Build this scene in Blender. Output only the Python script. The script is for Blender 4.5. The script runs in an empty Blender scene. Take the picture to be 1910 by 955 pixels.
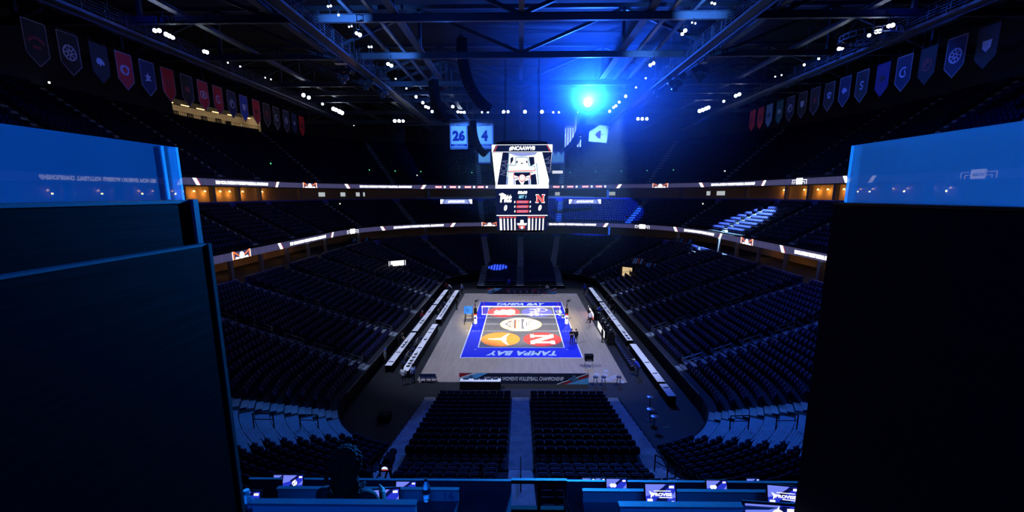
import bpy, math, random
import numpy as np
from math import sin, cos, pi, radians, hypot, atan2, degrees, sqrt
from mathutils import Vector, Matrix
random.seed(7)
SC = bpy.context.scene
COL = SC.collection

# ------------------------------------------------------------------ camera
F_PX, PITCH, YAW, ROLL = 868.0, 0.194889, -0.0170385, -0.0031875
CX, CY, CZ, PPY = -0.1448, -55.5287, 15.8123, 533.33
_f = Vector((sin(YAW)*cos(PITCH), cos(YAW)*cos(PITCH), -sin(PITCH)))
_r = Vector((cos(YAW), -sin(YAW), 0)); _u = _r.cross(_f)
RI = _r*cos(ROLL) + _u*sin(ROLL); UP = -_r*sin(ROLL) + _u*cos(ROLL); FW = _f
cam_d = bpy.data.cameras.new('camera'); cam = bpy.data.objects.new('camera', cam_d); COL.objects.link(cam)
cam.matrix_world = Matrix(((RI.x, UP.x, -FW.x, CX), (RI.y, UP.y, -FW.y, CY), (RI.z, UP.z, -FW.z, CZ), (0, 0, 0, 1)))
cam_d.sensor_width = 36; cam_d.lens = 36*F_PX/1910
cam_d.shift_y = (PPY-477.5)/1910; cam_d.clip_start = 0.05; cam_d.clip_end = 400
SC.camera = cam

# ------------------------------------------------------------------ world, haze in the hall, exposure
SC.view_settings.view_transform = 'Standard'; SC.view_settings.look = 'None'
SC.view_settings.exposure = 0.0; SC.view_settings.gamma = 1.0; SC.view_settings.use_curve_mapping = False
SC.cycles.max_bounces = 5; SC.cycles.diffuse_bounces = 2; SC.cycles.glossy_bounces = 3
SC.cycles.transmission_bounces = 4; SC.cycles.transparent_max_bounces = 8; SC.cycles.volume_bounces = 0
SC.cycles.sample_clamp_indirect = 3.0; SC.cycles.caustics_reflective = False; SC.cycles.caustics_refractive = False
HAZE = 0; HAZE_G = 0.5
W = bpy.data.worlds.new('hall_air'); SC.world = W; W.use_nodes = True
nt = W.node_tree; nt.nodes.clear()
wo = nt.nodes.new('ShaderNodeOutputWorld'); bg = nt.nodes.new('ShaderNodeBackground')
bg.inputs[0].default_value = (0, 0, 0, 1); bg.inputs[1].default_value = 0
nt.links.new(bg.outputs[0], wo.inputs[0])
if HAZE:
    vs = nt.nodes.new('ShaderNodeVolumeScatter'); vs.inputs['Color'].default_value = (1, 1, 1, 1)
    vs.inputs['Density'].default_value = HAZE; vs.inputs['Anisotropy'].default_value = HAZE_G
    nt.links.new(vs.outputs[0], wo.inputs['Volume'])

# ------------------------------------------------------------------ lamps
def lamp(name, kind, loc, col, power, target=None, **k):
    d = bpy.data.lights.new(name, kind); d.color = col; d.energy = power
    o = bpy.data.objects.new(name, d); COL.objects.link(o); o.location = loc
    if target is not None:
        o.rotation_euler = (Vector(target)-Vector(loc)).to_track_quat('-Z', 'Y').to_euler()
    for a, v in k.items(): setattr(d, a, v)
    return o
BLUE = (0.012, 0.13, 1.0)
BIG = (9.0, 10.8, 27.9)                                         # the moving head that shines at the camera
lamp('moving_head_glow', 'SPOT', (BIG[0], BIG[1]-.3, BIG[2]), (0.022, 0.125, 1.0), 135000, (BIG[0], -40, BIG[2]+24), spot_size=radians(176), spot_blend=0.6, shadow_soft_size=0.3)
lamp('moving_head_beam', 'SPOT', (BIG[0], BIG[1]-.3, BIG[2]), (0.008, 0.25, 1.0), 2400000, (0, -54, 15.6), spot_size=radians(14), spot_blend=0.6, shadow_soft_size=0.3)
for sx in (-1, 1):                                              # wash lights over the court
    for yy in (-13, 13):
        lamp('court_wash', 'SPOT', (sx*(13.5 if yy < 0 else 17), -26.5 if yy < 0 else 27, 29.0), (.60, .69, 1.0), 28000 if yy < 0 else 42000, (sx*3.5, yy*.72, 0), spot_size=radians(48), spot_blend=0.6, shadow_soft_size=0.5)
lamp('court_projector', 'SPOT', (0, -27.5, 29.2), (1.0, .84, .38), 120000, (0, 0.6, 0), spot_size=radians(24), spot_blend=0.5, shadow_soft_size=0.3)
lamp('roof_fill', 'AREA', (0, -6, 29.5), (.02, .06, 1.0), 300, (0, -6, 0), shape='RECTANGLE', size=60, size_y=80)  # added overhead fill standing in for the dim blue ambience
lamp('stair_fill_near', 'SPOT', (0, -20, 28.5), (.08, .32, 1.0), 3000, (0, -38, 2.5), spot_size=radians(46), spot_blend=0.7, shadow_soft_size=0.3)  # added spot that tops up the blue light on the near stairs
for sx in (-1, 1): lamp('corner_fill', 'SPOT', (sx*6, -14, 28.5), (.04, .27, 1.0), 15000, (sx*13.4, -31.0, 2.8), spot_size=radians(22), spot_blend=0.8, shadow_soft_size=0.3)  # added spots brightening the bare corner decks
lamp('booth_fill', 'AREA', (0.2, -57.6, 17.8), (.0, .12, 1.0), 190, (0.2, -52.5, 13.8), shape='RECTANGLE', size=2.0, size_y=.6)  # unseen blue fill added behind the camera for the desk faces
lamp('seat_spot_far', 'SPOT', (-17, 19, 28.8), (.12, .3, 1.0), 700000, (-4.0, 30.6, 1.9), spot_size=radians(6.2), spot_blend=0.1)
lamp('seat_spot_club', 'SPOT', (34, 15, 26.0), (.36, .66, 1.0), 420000, (34.8, 19.0, 10.9), spot_size=radians(40), spot_blend=0.3)
lamp('seat_spot_corner', 'SPOT', (30, 24, 28), (.02, .12, 1.0), 260000, (17, 52.5, 10.5), spot_size=radians(30), spot_blend=0.2)
lamp('organ_wash', 'SPOT', (0, 44, 29), (.15, .5, 1.0), 4000, (0, 67, 25), spot_size=radians(60), spot_blend=0.5)
lamp('banner_fill', 'SPOT', (-9.5, 32.0, 27.6), (.06, .25, 1.0), 8000, (-9.5, 40, 27.0), spot_size=radians(75), spot_blend=0.5)  # added unseen lamp that makes the number banners readable
lamp('flag_fill', 'SPOT', (14, 32.0, 27.2), (.16, .38, 1.0), 30000, (13, 40, 26.8), spot_size=radians(66), spot_blend=0.5)  # added unseen lamp brightening the two flags
lamp('pennant_fill_left', 'AREA', (-22, 8, 27), (1.0, .45, .75), 90, (-36, 2, 27), shape='RECTANGLE', size=30, size_y=2)  # added area light that brings up the red of the pennants
lamp('pennant_fill_right', 'AREA', (24, 6, 27), (.6, .4, 1.0), 9, (36, 0, 27), shape='RECTANGLE', size=26, size_y=2)  # weaker added fill for the right-hand pennants
for sx in (-1, 1):  # added unseen lamps lifting the roof steel out of black
    lamp('truss_fill', 'SPOT', (sx*13.8, -19.5, 28.6), (.08, .3, 1.0), 9000, (sx*14.6, -14, 30), spot_size=radians(50), spot_blend=0.9)
    lamp('truss_fill', 'SPOT', (sx*12.5, -7.0, 28.8), (.08, .3, 1.0), 2600, (sx*12.5, -3.4, 30), spot_size=radians(60), spot_blend=0.9)
    lamp('truss_fill', 'POINT', (sx*7.0, -21.0, 28.0), (.03, .16, 1.0), 420)
    lamp('truss_fill', 'POINT', (sx*7.0, -9.5, 27.6), (.03, .16, 1.0), 260)
    lamp('truss_fill', 'POINT', (sx*16.0, 7.0, 28.6), (.03, .18, 1.0), 130)
    lamp('truss_fill', 'POINT', (sx*14.0, 16.5, 28.4), (.03, .18, 1.0), 130)
    lamp('truss_fill', 'POINT', (sx*15.0, -9.5, 28.2), (.03, .18, 1.0), 90)
    lamp('truss_fill', 'POINT', (sx*30.0, -15.5, 28.6), (.01, .06, 1.0), 90)

# ------------------------------------------------------------------ pixel -> world helper
def U(px, py, x=None, y=None, z=None, D=None):
    d = RI*((px-955)/F_PX) - UP*((py-PPY)/F_PX) + FW
    C = Vector((CX, CY, CZ))
    t = D if D else (x-C.x)/d.x if x is not None else (y-C.y)/d.y if y is not None else (z-C.z)/d.z
    return C + d*t
def PX(P):
    d = Vector(P)-Vector((CX, CY, CZ)); z = d.dot(FW)
    return (955+F_PX*d.dot(RI)/z, PPY-F_PX*d.dot(UP)/z, z)

# ------------------------------------------------------------------ materials
MATS = {}
def lin(c):
    return tuple((x/255/12.92 if x/255 <= .04045 else ((x/255+.055)/1.055)**2.4) for x in c)
def mat(name, col, rough=.6, metal=0.0, spec=.4, var=.12, scale=6.0, bump=0.0):
    if name in MATS: return MATS[name]
    m = bpy.data.materials.new(name); m.use_nodes = True; t = m.node_tree; b = t.nodes['Principled BSDF']
    b.inputs['Roughness'].default_value = rough; b.inputs['Metallic'].default_value = metal
    b.inputs['Specular IOR Level'].default_value = spec
    tc = t.nodes.new('ShaderNodeTexCoord'); n = t.nodes.new('ShaderNodeTexNoise'); n.inputs['Scale'].default_value = scale
    n.inputs['Detail'].default_value = 3
    t.links.new(tc.outputs['Object'], n.inputs['Vector'])
    r = t.nodes.new('ShaderNodeValToRGB'); r.color_ramp.elements[0].position = .3; r.color_ramp.elements[1].position = .7
    r.color_ramp.elements[0].color = tuple(max(0, c*(1-var)) for c in col)+(1,)
    r.color_ramp.elements[1].color = tuple(min(1, c*(1+var)) for c in col)+(1,)
    t.links.new(n.outputs['Fac'], r.inputs['Fac']); t.links.new(r.outputs['Color'], b.inputs['Base Color'])
    if bump:
        bp = t.nodes.new('ShaderNodeBump'); bp.inputs['Strength'].default_value = bump; bp.inputs['Distance'].default_value = .01
        t.links.new(n.outputs['Fac'], bp.inputs['Height']); t.links.new(bp.outputs['Normal'], b.inputs['Normal'])
    MATS[name] = m; return m
def emis(name, col, strength=1.0, sample=False):
    if name in MATS: return MATS[name]
    m = bpy.data.materials.new(name); m.use_nodes = True; t = m.node_tree; b = t.nodes['Principled BSDF']
    b.inputs['Base Color'].default_value = (.02, .02, .02, 1); b.inputs['Roughness'].default_value = .4
    b.inputs['Emission Color'].default_value = tuple(col)+(1,); b.inputs['Emission Strength'].default_value = strength
    try: m.cycles.emission_sampling = 'AUTO' if sample else 'NONE'
    except Exception: pass
    MATS[name] = m; return m
def glassmat(name, col, alpha=.35):
    if name in MATS: return MATS[name]
    m = bpy.data.materials.new(name); m.use_nodes = True; t = m.node_tree; t.nodes.clear()
    o = t.nodes.new('ShaderNodeOutputMaterial'); tr = t.nodes.new('ShaderNodeBsdfTransparent')
    df = t.nodes.new('ShaderNodeBsdfDiffuse'); df.inputs[0].default_value = col+(1,)
    tl = t.nodes.new('ShaderNodeBsdfTranslucent'); tl.inputs[0].default_value = col+(1,)
    gl = t.nodes.new('ShaderNodeBsdfGlossy'); gl.inputs['Roughness'].default_value = .0; gl.inputs[0].default_value = (1, 1, 1, 1)
    a = t.nodes.new('ShaderNodeAddShader'); t.links.new(df.outputs[0], a.inputs[0]); t.links.new(tl.outputs[0], a.inputs[1])
    mx = t.nodes.new('ShaderNodeMixShader'); mx.inputs[0].default_value = 1-alpha
    # dust on the pane: uneven film
    tc = t.nodes.new('ShaderNodeTexCoord'); n = t.nodes.new('ShaderNodeTexNoise'); n.inputs['Scale'].default_value = 1.3
    mr = t.nodes.new('ShaderNodeMapRange'); mr.inputs['To Min'].default_value = alpha*.8; mr.inputs['To Max'].default_value = min(1, alpha*1.2)
    t.links.new(tc.outputs['Object'], n.inputs['Vector']); t.links.new(n.outputs['Fac'], mr.inputs['Value'])
    t.links.new(mr.outputs[0], mx.inputs[0])
    t.links.new(tr.outputs[0], mx.inputs[1]); t.links.new(a.outputs[0], mx.inputs[2])
    lw = t.nodes.new('ShaderNodeFresnel'); lw.inputs[0].default_value = 1.5
    m2 = t.nodes.new('ShaderNodeMixShader'); t.links.new(lw.outputs[0], m2.inputs[0])
    t.links.new(mx.outputs[0], m2.inputs[1]); t.links.new(gl.outputs[0], m2.inputs[2])
    t.links.new(m2.outputs[0], o.inputs[0])
    MATS[name] = m; return m

M_black = mat('matte black', (.005, .005, .007), .8, spec=.12)
M_blackm = mat('black metal', (.012, .012, .014), .4, .6)
M_conc = mat('dark concrete', (.012, .015, .026), .85, var=.2, scale=2, bump=.1)
M_step = mat('light concrete steps', (.60, .63, .66), .85, var=.15, scale=3)
M_deck = mat('grey decking', (.16, .26, .40), .8, var=.12, scale=3)
M_seat = mat('navy seat plastic', (.003, .005, .052), .6, spec=.2, var=.1)
M_seatm = mat('seat frame metal', (.012, .012, .016), .7, .2)
M_rail = mat('brushed rail metal', (.35, .37, .4), .35, .9)
M_steel = mat('grey painted steel', (.055, .07, .10), .55, .2)
M_white = mat('white cloth', (.93, .93, .95), .8, var=.03)
M_whitep = mat('white plastic', (.8, .8, .82), .4)
M_fascia = mat('blue fascia', (.04, .05, .35), .5)
M_skin = mat('skin', (.45, .28, .2), .6)
M_wall = mat('arena wall', (.03, .03, .04), .9)
M_warmwall = mat('tan suite wall', (.45, .30, .16), .8)
M_led = emis('led board base', lin((62, 60, 96)), 1.0)
M_ledW = emis('led white', (1, 1, 1), 2.2, True)
M_ledW1 = emis('led soft white', (1, 1, 1), 1.1)
M_ledO = emis('led orange', (1, .22, .06), 1.1)
M_ledR = emis('led red', (.9, .06, .06), 1.0)
M_navy = emis('screen navy', lin((14, 24, 62)), 1.0)
M_navy2 = emis('screen dark navy', lin((8, 12, 40)), 1.0)
M_lav = emis('screen lavender', lin((150, 165, 235)), 1.0)
M_cyan = emis('screen cyan', lin((150, 225, 255)), 1.2)
M_lamp = emis('lamp lens', (.75, .85, 1.0), 30)
M_warm = emis('warm lamp', (1.0, .55, .16), 6, True)

# ------------------------------------------------------------------ mesh builder
class MB:
    def __init__(s): s.v = []; s.f = []; s.m = []
    def add(s, vs, fs, mi=0):
        o = len(s.v); s.v.extend([tuple(p) for p in vs]); s.f.extend([tuple(i+o for i in f) for f in fs]); s.m.extend([mi]*len(fs))
    def box(s, c, sz, rot=None, mi=0, taper=1.0):
        hx, hy, hz = sz[0]/2, sz[1]/2, sz[2]/2
        vs = [Vector((x*(taper if z > 0 else 1), y*(taper if z > 0 else 1), z)) for z in (-hz, hz) for x, y in ((-hx, -hy), (hx, -hy), (hx, hy), (-hx, hy))]
        if rot: vs = [rot @ v for v in vs]
        c = Vector(c); s.add([v+c for v in vs], [(3, 2, 1, 0), (4, 5, 6, 7), (0, 1, 5, 4), (1, 2, 6, 5), (2, 3, 7, 6), (3, 0, 4, 7)], mi)
        return s
    def bar(s, p, q, w, h=None, mi=0):
        p, q = Vector(p), Vector(q); d = q-p; L = d.length; h = h or w
        if L < 1e-6: return s
        z = d/L; a = Vector((0, 0, 1)) if abs(z.z) < .95 else Vector((0, 1, 0))
        x = z.cross(a).normalized(); y = z.cross(x)
        vs = [P+x*(sx*w/2)+y*(sy*h/2) for P in (p, q) for sx, sy in ((-1, -1), (1, -1), (1, 1), (-1, 1))]
        s.add(vs, [(3, 2, 1, 0), (4, 5, 6, 7), (0, 1, 5, 4), (1, 2, 6, 5), (2, 3, 7, 6), (3, 0, 4, 7)], mi); return s
    def cyl(s, p, q, r0, r1=None, n=12, mi=0):
        p, q = Vector(p), Vector(q); r1 = r0 if r1 is None else r1; z = (q-p).normalized()
        a = Vector((0, 0, 1)) if abs(z.z) < .95 else Vector((0, 1, 0)); x = z.cross(a).normalized(); y = z.cross(x)
        vs = [P+(x*cos(2*pi*i/n)+y*sin(2*pi*i/n))*r for P, r in ((p, r0), (q, r1)) for i in range(n)]
        s.add(vs, [(i, (i+1) % n, n+(i+1) % n, n+i) for i in range(n)]+[tuple(range(n))[::-1], tuple(range(n, 2*n))], mi); return s
    def lathe(s, prof, c=(0, 0, 0), n=16, mi=0):
        c = Vector(c); vs = [c+Vector((r*cos(2*pi*i/n), r*sin(2*pi*i/n), z)) for r, z in prof for i in range(n)]
        fs = [(k*n+i, k*n+(i+1) % n, (k+1)*n+(i+1) % n, (k+1)*n+i) for k in range(len(prof)-1) for i in range(n)]
        fs += [tuple(range(n))[::-1], tuple(range((len(prof)-1)*n, len(prof)*n))]
        s.add(vs, fs, mi); return s
    def sph(s, c, r, n=12, m=8, sc=(1, 1, 1), mi=0):
        c = Vector(c); vs = []
        for j in range(1, m):
            t = pi*j/m
            for i in range(n):
                a = 2*pi*i/n; vs.append(c+Vector((r*sc[0]*sin(t)*cos(a), r*sc[1]*sin(t)*sin(a), r*sc[2]*cos(t))))
        vs += [c+Vector((0, 0, r*sc[2])), c-Vector((0, 0, r*sc[2]))]; T = len(vs)-2
        fs = [((j)*n+i, (j+1)*n+i, (j+1)*n+(i+1) % n, j*n+(i+1) % n) for j in range(m-2) for i in range(n)]
        fs += [(T, i, (i+1) % n) for i in range(n)]+[(T+1, (m-2)*n+(i+1) % n, (m-2)*n+i) for i in range(n)]
        s.add(vs, fs, mi); return s
    def prism(s, pts, M=None, t=.01, z0=0, mi=0):
        """2D outline extruded along local z (z0..z0+t)"""
        M = M or Matrix(); n = len(pts)
        vs = [M @ Vector((p[0], p[1], z)) for z in (z0, z0+t) for p in pts]
        s.add(vs, [tuple(range(n))[::-1], tuple(range(n, 2*n))]+[(i, (i+1) % n, n+(i+1) % n, n+i) for i in range(n)], mi); return s
    def mesh(s, name, mats):
        me = bpy.data.meshes.new(name); me.from_pydata(s.v, [], s.f)
        mats = mats if isinstance(mats, (list, tuple)) else [mats]
        for m in mats: me.materials.append(m)
        if len(mats) > 1: me.polygons.foreach_set('material_index', s.m)
        me.update(); return me
    def build(s, name, mats, parent=None, label=None, cat=None, group=None, loc=None, kind=None, smooth=False):
        me = s.mesh(name, mats)
        if smooth: me.polygons.foreach_set('use_smooth', [True]*len(me.polygons))
        return link(name, me, parent, label, cat, group, loc, kind)
def link(name, me, parent=None, label=None, cat=None, group=None, loc=None, kind=None):
    o = bpy.data.objects.new(name, me); COL.objects.link(o)
    if parent: o.parent = parent
    if loc is not None: o.location = loc
    tag(o, label, cat, group, kind); return o
def tag(o, label=None, cat=None, group=None, kind=None):
    if label: o['label'] = label
    if cat: o['category'] = cat
    if group: o['group'] = group
    if kind: o['kind'] = kind
    return o
def thing(name, label, cat, loc=(0, 0, 0), rz=0, group=None):
    o = bpy.data.objects.new(name, None); COL.objects.link(o); o.location = loc; o.rotation_euler = (0, 0, rz)
    o.empty_display_size = .2
    return tag(o, label, cat, group)
def dup(root, loc=None, rz=None, label=None, group=None, scale=None):
    r = root.copy(); COL.objects.link(r)
    if loc is not None: r.location = loc
    if rz is not None: r.rotation_euler = (0, 0, rz)
    if scale: r.scale = (scale,)*3
    if label: r['label'] = label
    if group: r['group'] = group
    for ch in list(root.children):
        c = ch.copy(); COL.objects.link(c); c.parent = r
        for g in list(ch.children):
            e = g.copy(); COL.objects.link(e); e.parent = c
    return r
ORD = ['first', 'second', 'third', 'fourth', 'fifth', 'sixth', 'seventh', 'eighth', 'ninth', 'tenth', 'eleventh', 'twelfth', 'thirteenth', 'fourteenth', 'fifteenth', 'sixteenth', 'seventeenth', 'eighteenth', 'nineteenth', 'twentieth', 'twenty-first', 'twenty-second', 'twenty-third', 'twenty-fourth', 'twenty-fifth', 'twenty-sixth', 'twenty-seventh', 'twenty-eighth', 'twenty-ninth', 'thirtieth', 'thirty-first', 'thirty-second', 'thirty-third', 'thirty-fourth']

# text as real letter meshes
_txt = {}
def text_geo(txt, bold=.0, shear=0.0, spacing=1.0, ext=.01, line=1.0):
    key = (txt, bold, shear, spacing, line)
    if key not in _txt:
        c = bpy.data.curves.new('lettering', 'FONT'); c.body = txt; c.offset = bold; c.shear = shear; c.space_character = spacing
        c.extrude = .5; c.align_x = 'CENTER'; c.resolution_u = 3; c.space_line = line
        o = bpy.data.objects.new('lettering', c); COL.objects.link(o)
        dg = bpy.context.evaluated_depsgraph_get(); me = bpy.data.meshes.new_from_object(o.evaluated_get(dg))
        v = [tuple(p.co) for p in me.vertices]; f = [tuple(p.vertices) for p in me.polygons]
        bpy.data.objects.remove(o); bpy.data.curves.remove(c); bpy.data.meshes.remove(me)
        xs = [p[0] for p in v]; ys = [p[1] for p in v]; x0, x1, y0, y1 = min(xs), max(xs), min(ys), max(ys)
        v = [((p[0]-x0)/(x1-x0)-.5, (p[1]-y0)/(y1-y0)-.5, p[2]+.5) for p in v]
        _txt[key] = (v, f)
    return _txt[key]
def add_text(mb, txt, w, h, M, t=.01, mi=0, c=(0, 0), z0=0, warp=None, **k):
    v, f = text_geo(txt, **k)
    P = [(c[0]+p[0]*w, c[1]+p[1]*h, z0+p[2]*t) for p in v]
    mb.add([warp(p) if warp else M @ Vector(p) for p in P], f, mi); return mb
def circle(c, r, n=24, ry=None, a0=0, a1=2*pi):
    ry = ry or r; e = 0 if abs(a1-a0-2*pi) < 1e-6 else 1
    return [(c[0]+r*cos(a0+(a1-a0)*i/(n-e)), c[1]+ry*sin(a0+(a1-a0)*i/(n-e))) for i in range(n)]
def ringpoly(mb, c, r0, r1, M, t=.01, z0=0, mi=0, n=24, ry0=None, ry1=None, a0=0, a1=2*pi):
    ry0 = ry0 or r0; ry1 = ry1 or r1; N = n
    A = [(a0+(a1-a0)*i/N) for i in range(N+1)]
    for i in range(N):
        a, b = A[i], A[i+1]
        mb.prism([(c[0]+r1*cos(a), c[1]+ry1*sin(a)), (c[0]+r1*cos(b), c[1]+ry1*sin(b)), (c[0]+r0*cos(b), c[1]+ry0*sin(b)), (c[0]+r0*cos(a), c[1]+ry0*sin(a))], M, t, z0, mi)
def stroke(mb, p, q, w, M, t=.01, z0=0, mi=0):
    p, q = Vector(p), Vector(q); d = (q-p).normalized(); n = Vector((-d.y, d.x))*w/2
    mb.prism([tuple(p-n), tuple(q-n), tuple(q+n), tuple(p+n)], M, t, z0, mi)
def frame(o, x, y):
    """matrix with origin o, local x along x, local y along y"""
    x = Vector(x).normalized(); y = Vector(y).normalized(); z = x.cross(y).normalized()
    return Matrix(((x.x, y.x, z.x, o[0]), (x.y, y.y, z.y, o[1]), (x.z, y.z, z.z, o[2]), (0, 0, 0, 1)))

# ------------------------------------------------------------------ the bowl: concentric rounded rectangles
def ring(d, u):
    """point and outward normal on the ring that lies d metres outside the rink boards"""
    R = 8.5+d
    if u <= 23: return Vector((-13.2-d, u, 0)), Vector((-1, 0, 0))
    if u <= 33: a = pi-(u-23)/10*pi/2; n = Vector((cos(a), sin(a), 0)); return Vector((-4.7, 23, 0))+n*R, n
    if u <= 42.4: return Vector((u-37.7, 31.5+d, 0)), Vector((0, 1, 0))
    if u <= 52.4: a = pi/2-(u-42.4)/10*pi/2; n = Vector((cos(a), sin(a), 0)); return Vector((4.7, 23, 0))+n*R, n
    if u <= 98.4: return Vector((13.2+d, 75.4-u, 0)), Vector((1, 0, 0))
    if u <= 108.4: a = -(u-98.4)/10*pi/2; n = Vector((cos(a), sin(a), 0)); return Vector((4.7, -23, 0))+n*R, n
    if u <= 117.8: return Vector((113.1-u, -31.5-d, 0)), Vector((0, -1, 0))
    a = -pi/2-(u-117.8)/10*pi/2; n = Vector((cos(a), sin(a), 0)); return Vector((-4.7, -23, 0))+n*R, n
U0, U1 = -23.0, 127.8
SEG = [(-23, 23, 0), (23, 33, 1), (33, 42.4, 0), (42.4, 52.4, 1), (52.4, 98.4, 0), (98.4, 108.4, 1), (108.4, 117.8, 0), (117.8, 127.8, 1)]
def usamples(ua, ub, step_arc=.8, step_str=6.0):
    us = []
    for a, b, arc in SEG:
        a2, b2 = max(a, ua), min(b, ub)
        if b2-a2 < 1e-6: continue
        n = max(1, int(math.ceil((b2-a2)/(step_arc if arc else step_str))))
        us += [a2+(b2-a2)*i/n for i in range(n)]
    return us+[ub]
def sweep(mb, prof, us, mi=0, close=False):
    """sweep a (d,z) profile around the bowl"""
    base = len(mb.v); n = len(prof); vs = []
    for u in us:
        for d, z in prof:
            p, _ = ring(d, u); vs.append((p.x, p.y, z))
    m = n if close else n-1; fs = []
    for k in range(len(us)-1):
        for i in range(m):
            j = (i+1) % n; fs.append((k*n+i, k*n+j, (k+1)*n+j, (k+1)*n+i))
    mb.add(vs, fs, mi)
def stepprof(d0, z0, dd, dz, n):
    pr = [(d0, z0-dz)]
    for k in range(n): pr += [(d0+k*dd, z0+k*dz), (d0+(k+1)*dd, z0+k*dz)]
    return pr
LOW = dict(d0=0.0, z0=1.2, dd=.80, dz=.275, n=20)
CLUB = dict(d0=19.2, z0=9.7, dd=.86, dz=.46, n=10)
UPP = dict(d0=28.6, z0=18.3, dd=.86, dz=.60, n=17)
Q = dict(ua=-34+0, ub=0)
CUT = (-23, 98.4)                       # the upper tiers stop before the near end
# floor
mb = MB(); mb.box((0, 5, -.1), (140, 170, .2)); mb.build('floor', mat('black rubber floor', (.010, .011, .014), .7, var=.25, scale=.5), kind='structure')
mb = MB(); sweep(mb, stepprof(**LOW), usamples(U0, U1)); mb.build('floor', M_conc, kind='structure')
# bare decking of the two near corners (rows without seats)
def bare(ua, ub, d0, d1, mi_name):
    m = MB(); us = usamples(ua, ub, .4)
    for k in range(20):
        a = LOW['d0']+k*LOW['dd']; z = LOW['z0']+k*LOW['dz']+.012
        if a < d0 or a > d1: continue
        sweep(m, [(a+.03, z-.01), (a+.03, z), (a+LOW['dd']-.02, z), (a+LOW['dd']-.02, z-.01)], us)
        for q in range(1, 5): sweep(m, [(a+q*.15, z), (a+q*.15, z+.012), (a+q*.15+.015, z+.012), (a+q*.15+.015, z)], us)
    return m
BARE = [(101.6, 104.2), (122.0, 124.6)]
for a, b in BARE: bare(a, b, 0, 9, '').build('floor', M_deck, kind='structure')
# front boards round the lower bowl with a top rail
mb = MB(); sweep(mb, [(-.12, 0), (-.12, 1.18), (0, 1.18), (0, 0)], usamples(U0, U1), close=True); mb.build('wall_front', M_black, kind='structure')
for ua, ub, lab in ((-23, 23, 'left'), (52.4, 98.4, 'right')):
    m = MB(); sweep(m, [(-.10, 1.20), (-.10, 1.25), (-.04, 1.25), (-.04, 1.20)], usamples(ua, ub), close=True)
    for k in range(24):
        p, n = ring(-.07, ua+(ub-ua)*k/23); m.bar(p+Vector((0, 0, .2)), p+Vector((0, 0, 1.2)), .04)
    m.build('front_rail', M_rail, label='long metal rail along the front of the %s seating bowl' % lab, cat='railing', group='rails at the front of the bowl')
# concourse behind the lower bowl: blue fascia wall, gap, warm back wall, slab
zt = LOW['z0']+LOW['dz']*20
for i, (ua, ub) in enumerate([(-20.5, -17.5), (-16.0, -9.0), (-7.4, .4), (2.2, 10.2), (12, 19.6), (21.5, 27), (27.7, 32.4), (33.2, 37.2), (38.2, 42.2), (43, 47.6), (48.4, 53.8), (55.4, 63), (65, 73), (75, 82.8), (84.4, 91.4), (93, 96.5)]):
    m = MB(); sweep(m, [(15.95, zt-.2), (15.95, zt+.62), (16.1, zt+.62), (16.1, zt-.2)], usamples(ua, ub), close=True)
    m.build('trim_%d' % (i+1), M_fascia, kind='structure')
mb = MB(); sweep(mb, [(16.0, zt), (23.5, zt)], usamples(*CUT)); mb.build('floor', M_conc, kind='structure')
mb = MB(); sweep(mb, [(23.5, zt), (23.5, 9.0)], usamples(*CUT)); mb.build('wall_concourse', M_warmwall, kind='structure')
mb = MB(); sweep(mb, [(18.8, 8.72), (24, 8.72), (24, 9.2), (18.8, 9.2)], usamples(*CUT), close=True); mb.build('ceiling', M_wall, kind='structure')
for side, us in (('left', (-14.5, -9.5, -3, 3.2, 9.6, 16)), ('right', (64, 70.2, 76.6, 82.5, 88.0))):
    for i, u in enumerate(us):
        p, n = ring(21.5, u); lp = (p.x, p.y, 8.35)
        t = thing('concourse_lamp', '%s warm lamp from the camera under the lower ribbon board on the %s' % (ORD[i], side), 'lamp', lp, group='warm lamps in the concourse')
        m = MB(); m.cyl((0, 0, .1), (0, 0, .35), .05); m.build('stem', M_blackm, t)
        m = MB(); m.lathe([(.05, .12), (.22, .0), (.2, -.02)], n=14); m.build('shade', M_blackm, t)
        m = MB(); m.sph((0, 0, -.02), .13); m.build('bulb', M_warm, t)
        lamp('concourse_glow', 'POINT', (lp[0], lp[1], lp[2]-.35), (1, .45, .10), 14, shadow_soft_size=.1)
# columns in the concourse
cols = [(-12, 0), (-6, 0), (0, 0), (6.4, 0), (12.8, 0), (19, 0), (25, 0), (29, 0), (34, 0), (41.4, 0), (46, 0), (50, 0), (56.4, 0), (62.6, 0), (69, 0), (75.4, 0), (81.8, 0), (87, 0)]
M_col = mat('pale column', (.16, .145, .13), .8)
for i, (u, _) in enumerate(cols):
    p, n = ring(18.4, u); m = MB(); m.box((0, 0, (zt+8.75)/2), (.42, .42, 8.72-zt)); m.build('trim_%d' % (40+i), M_col, kind='structure', loc=(p.x, p.y, 0))
# club tier
mb = MB(); sweep(mb, stepprof(**CLUB), usamples(*CUT)); mb.build('floor', M_conc, kind='structure')
mb = MB(); sweep(mb, [(18.75, 8.72), (18.75, 9.75), (19.2, 9.75), (19.2, 8.72)], usamples(*CUT), close=True); mb.build('wall_club_front', M_black, kind='structure')
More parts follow.
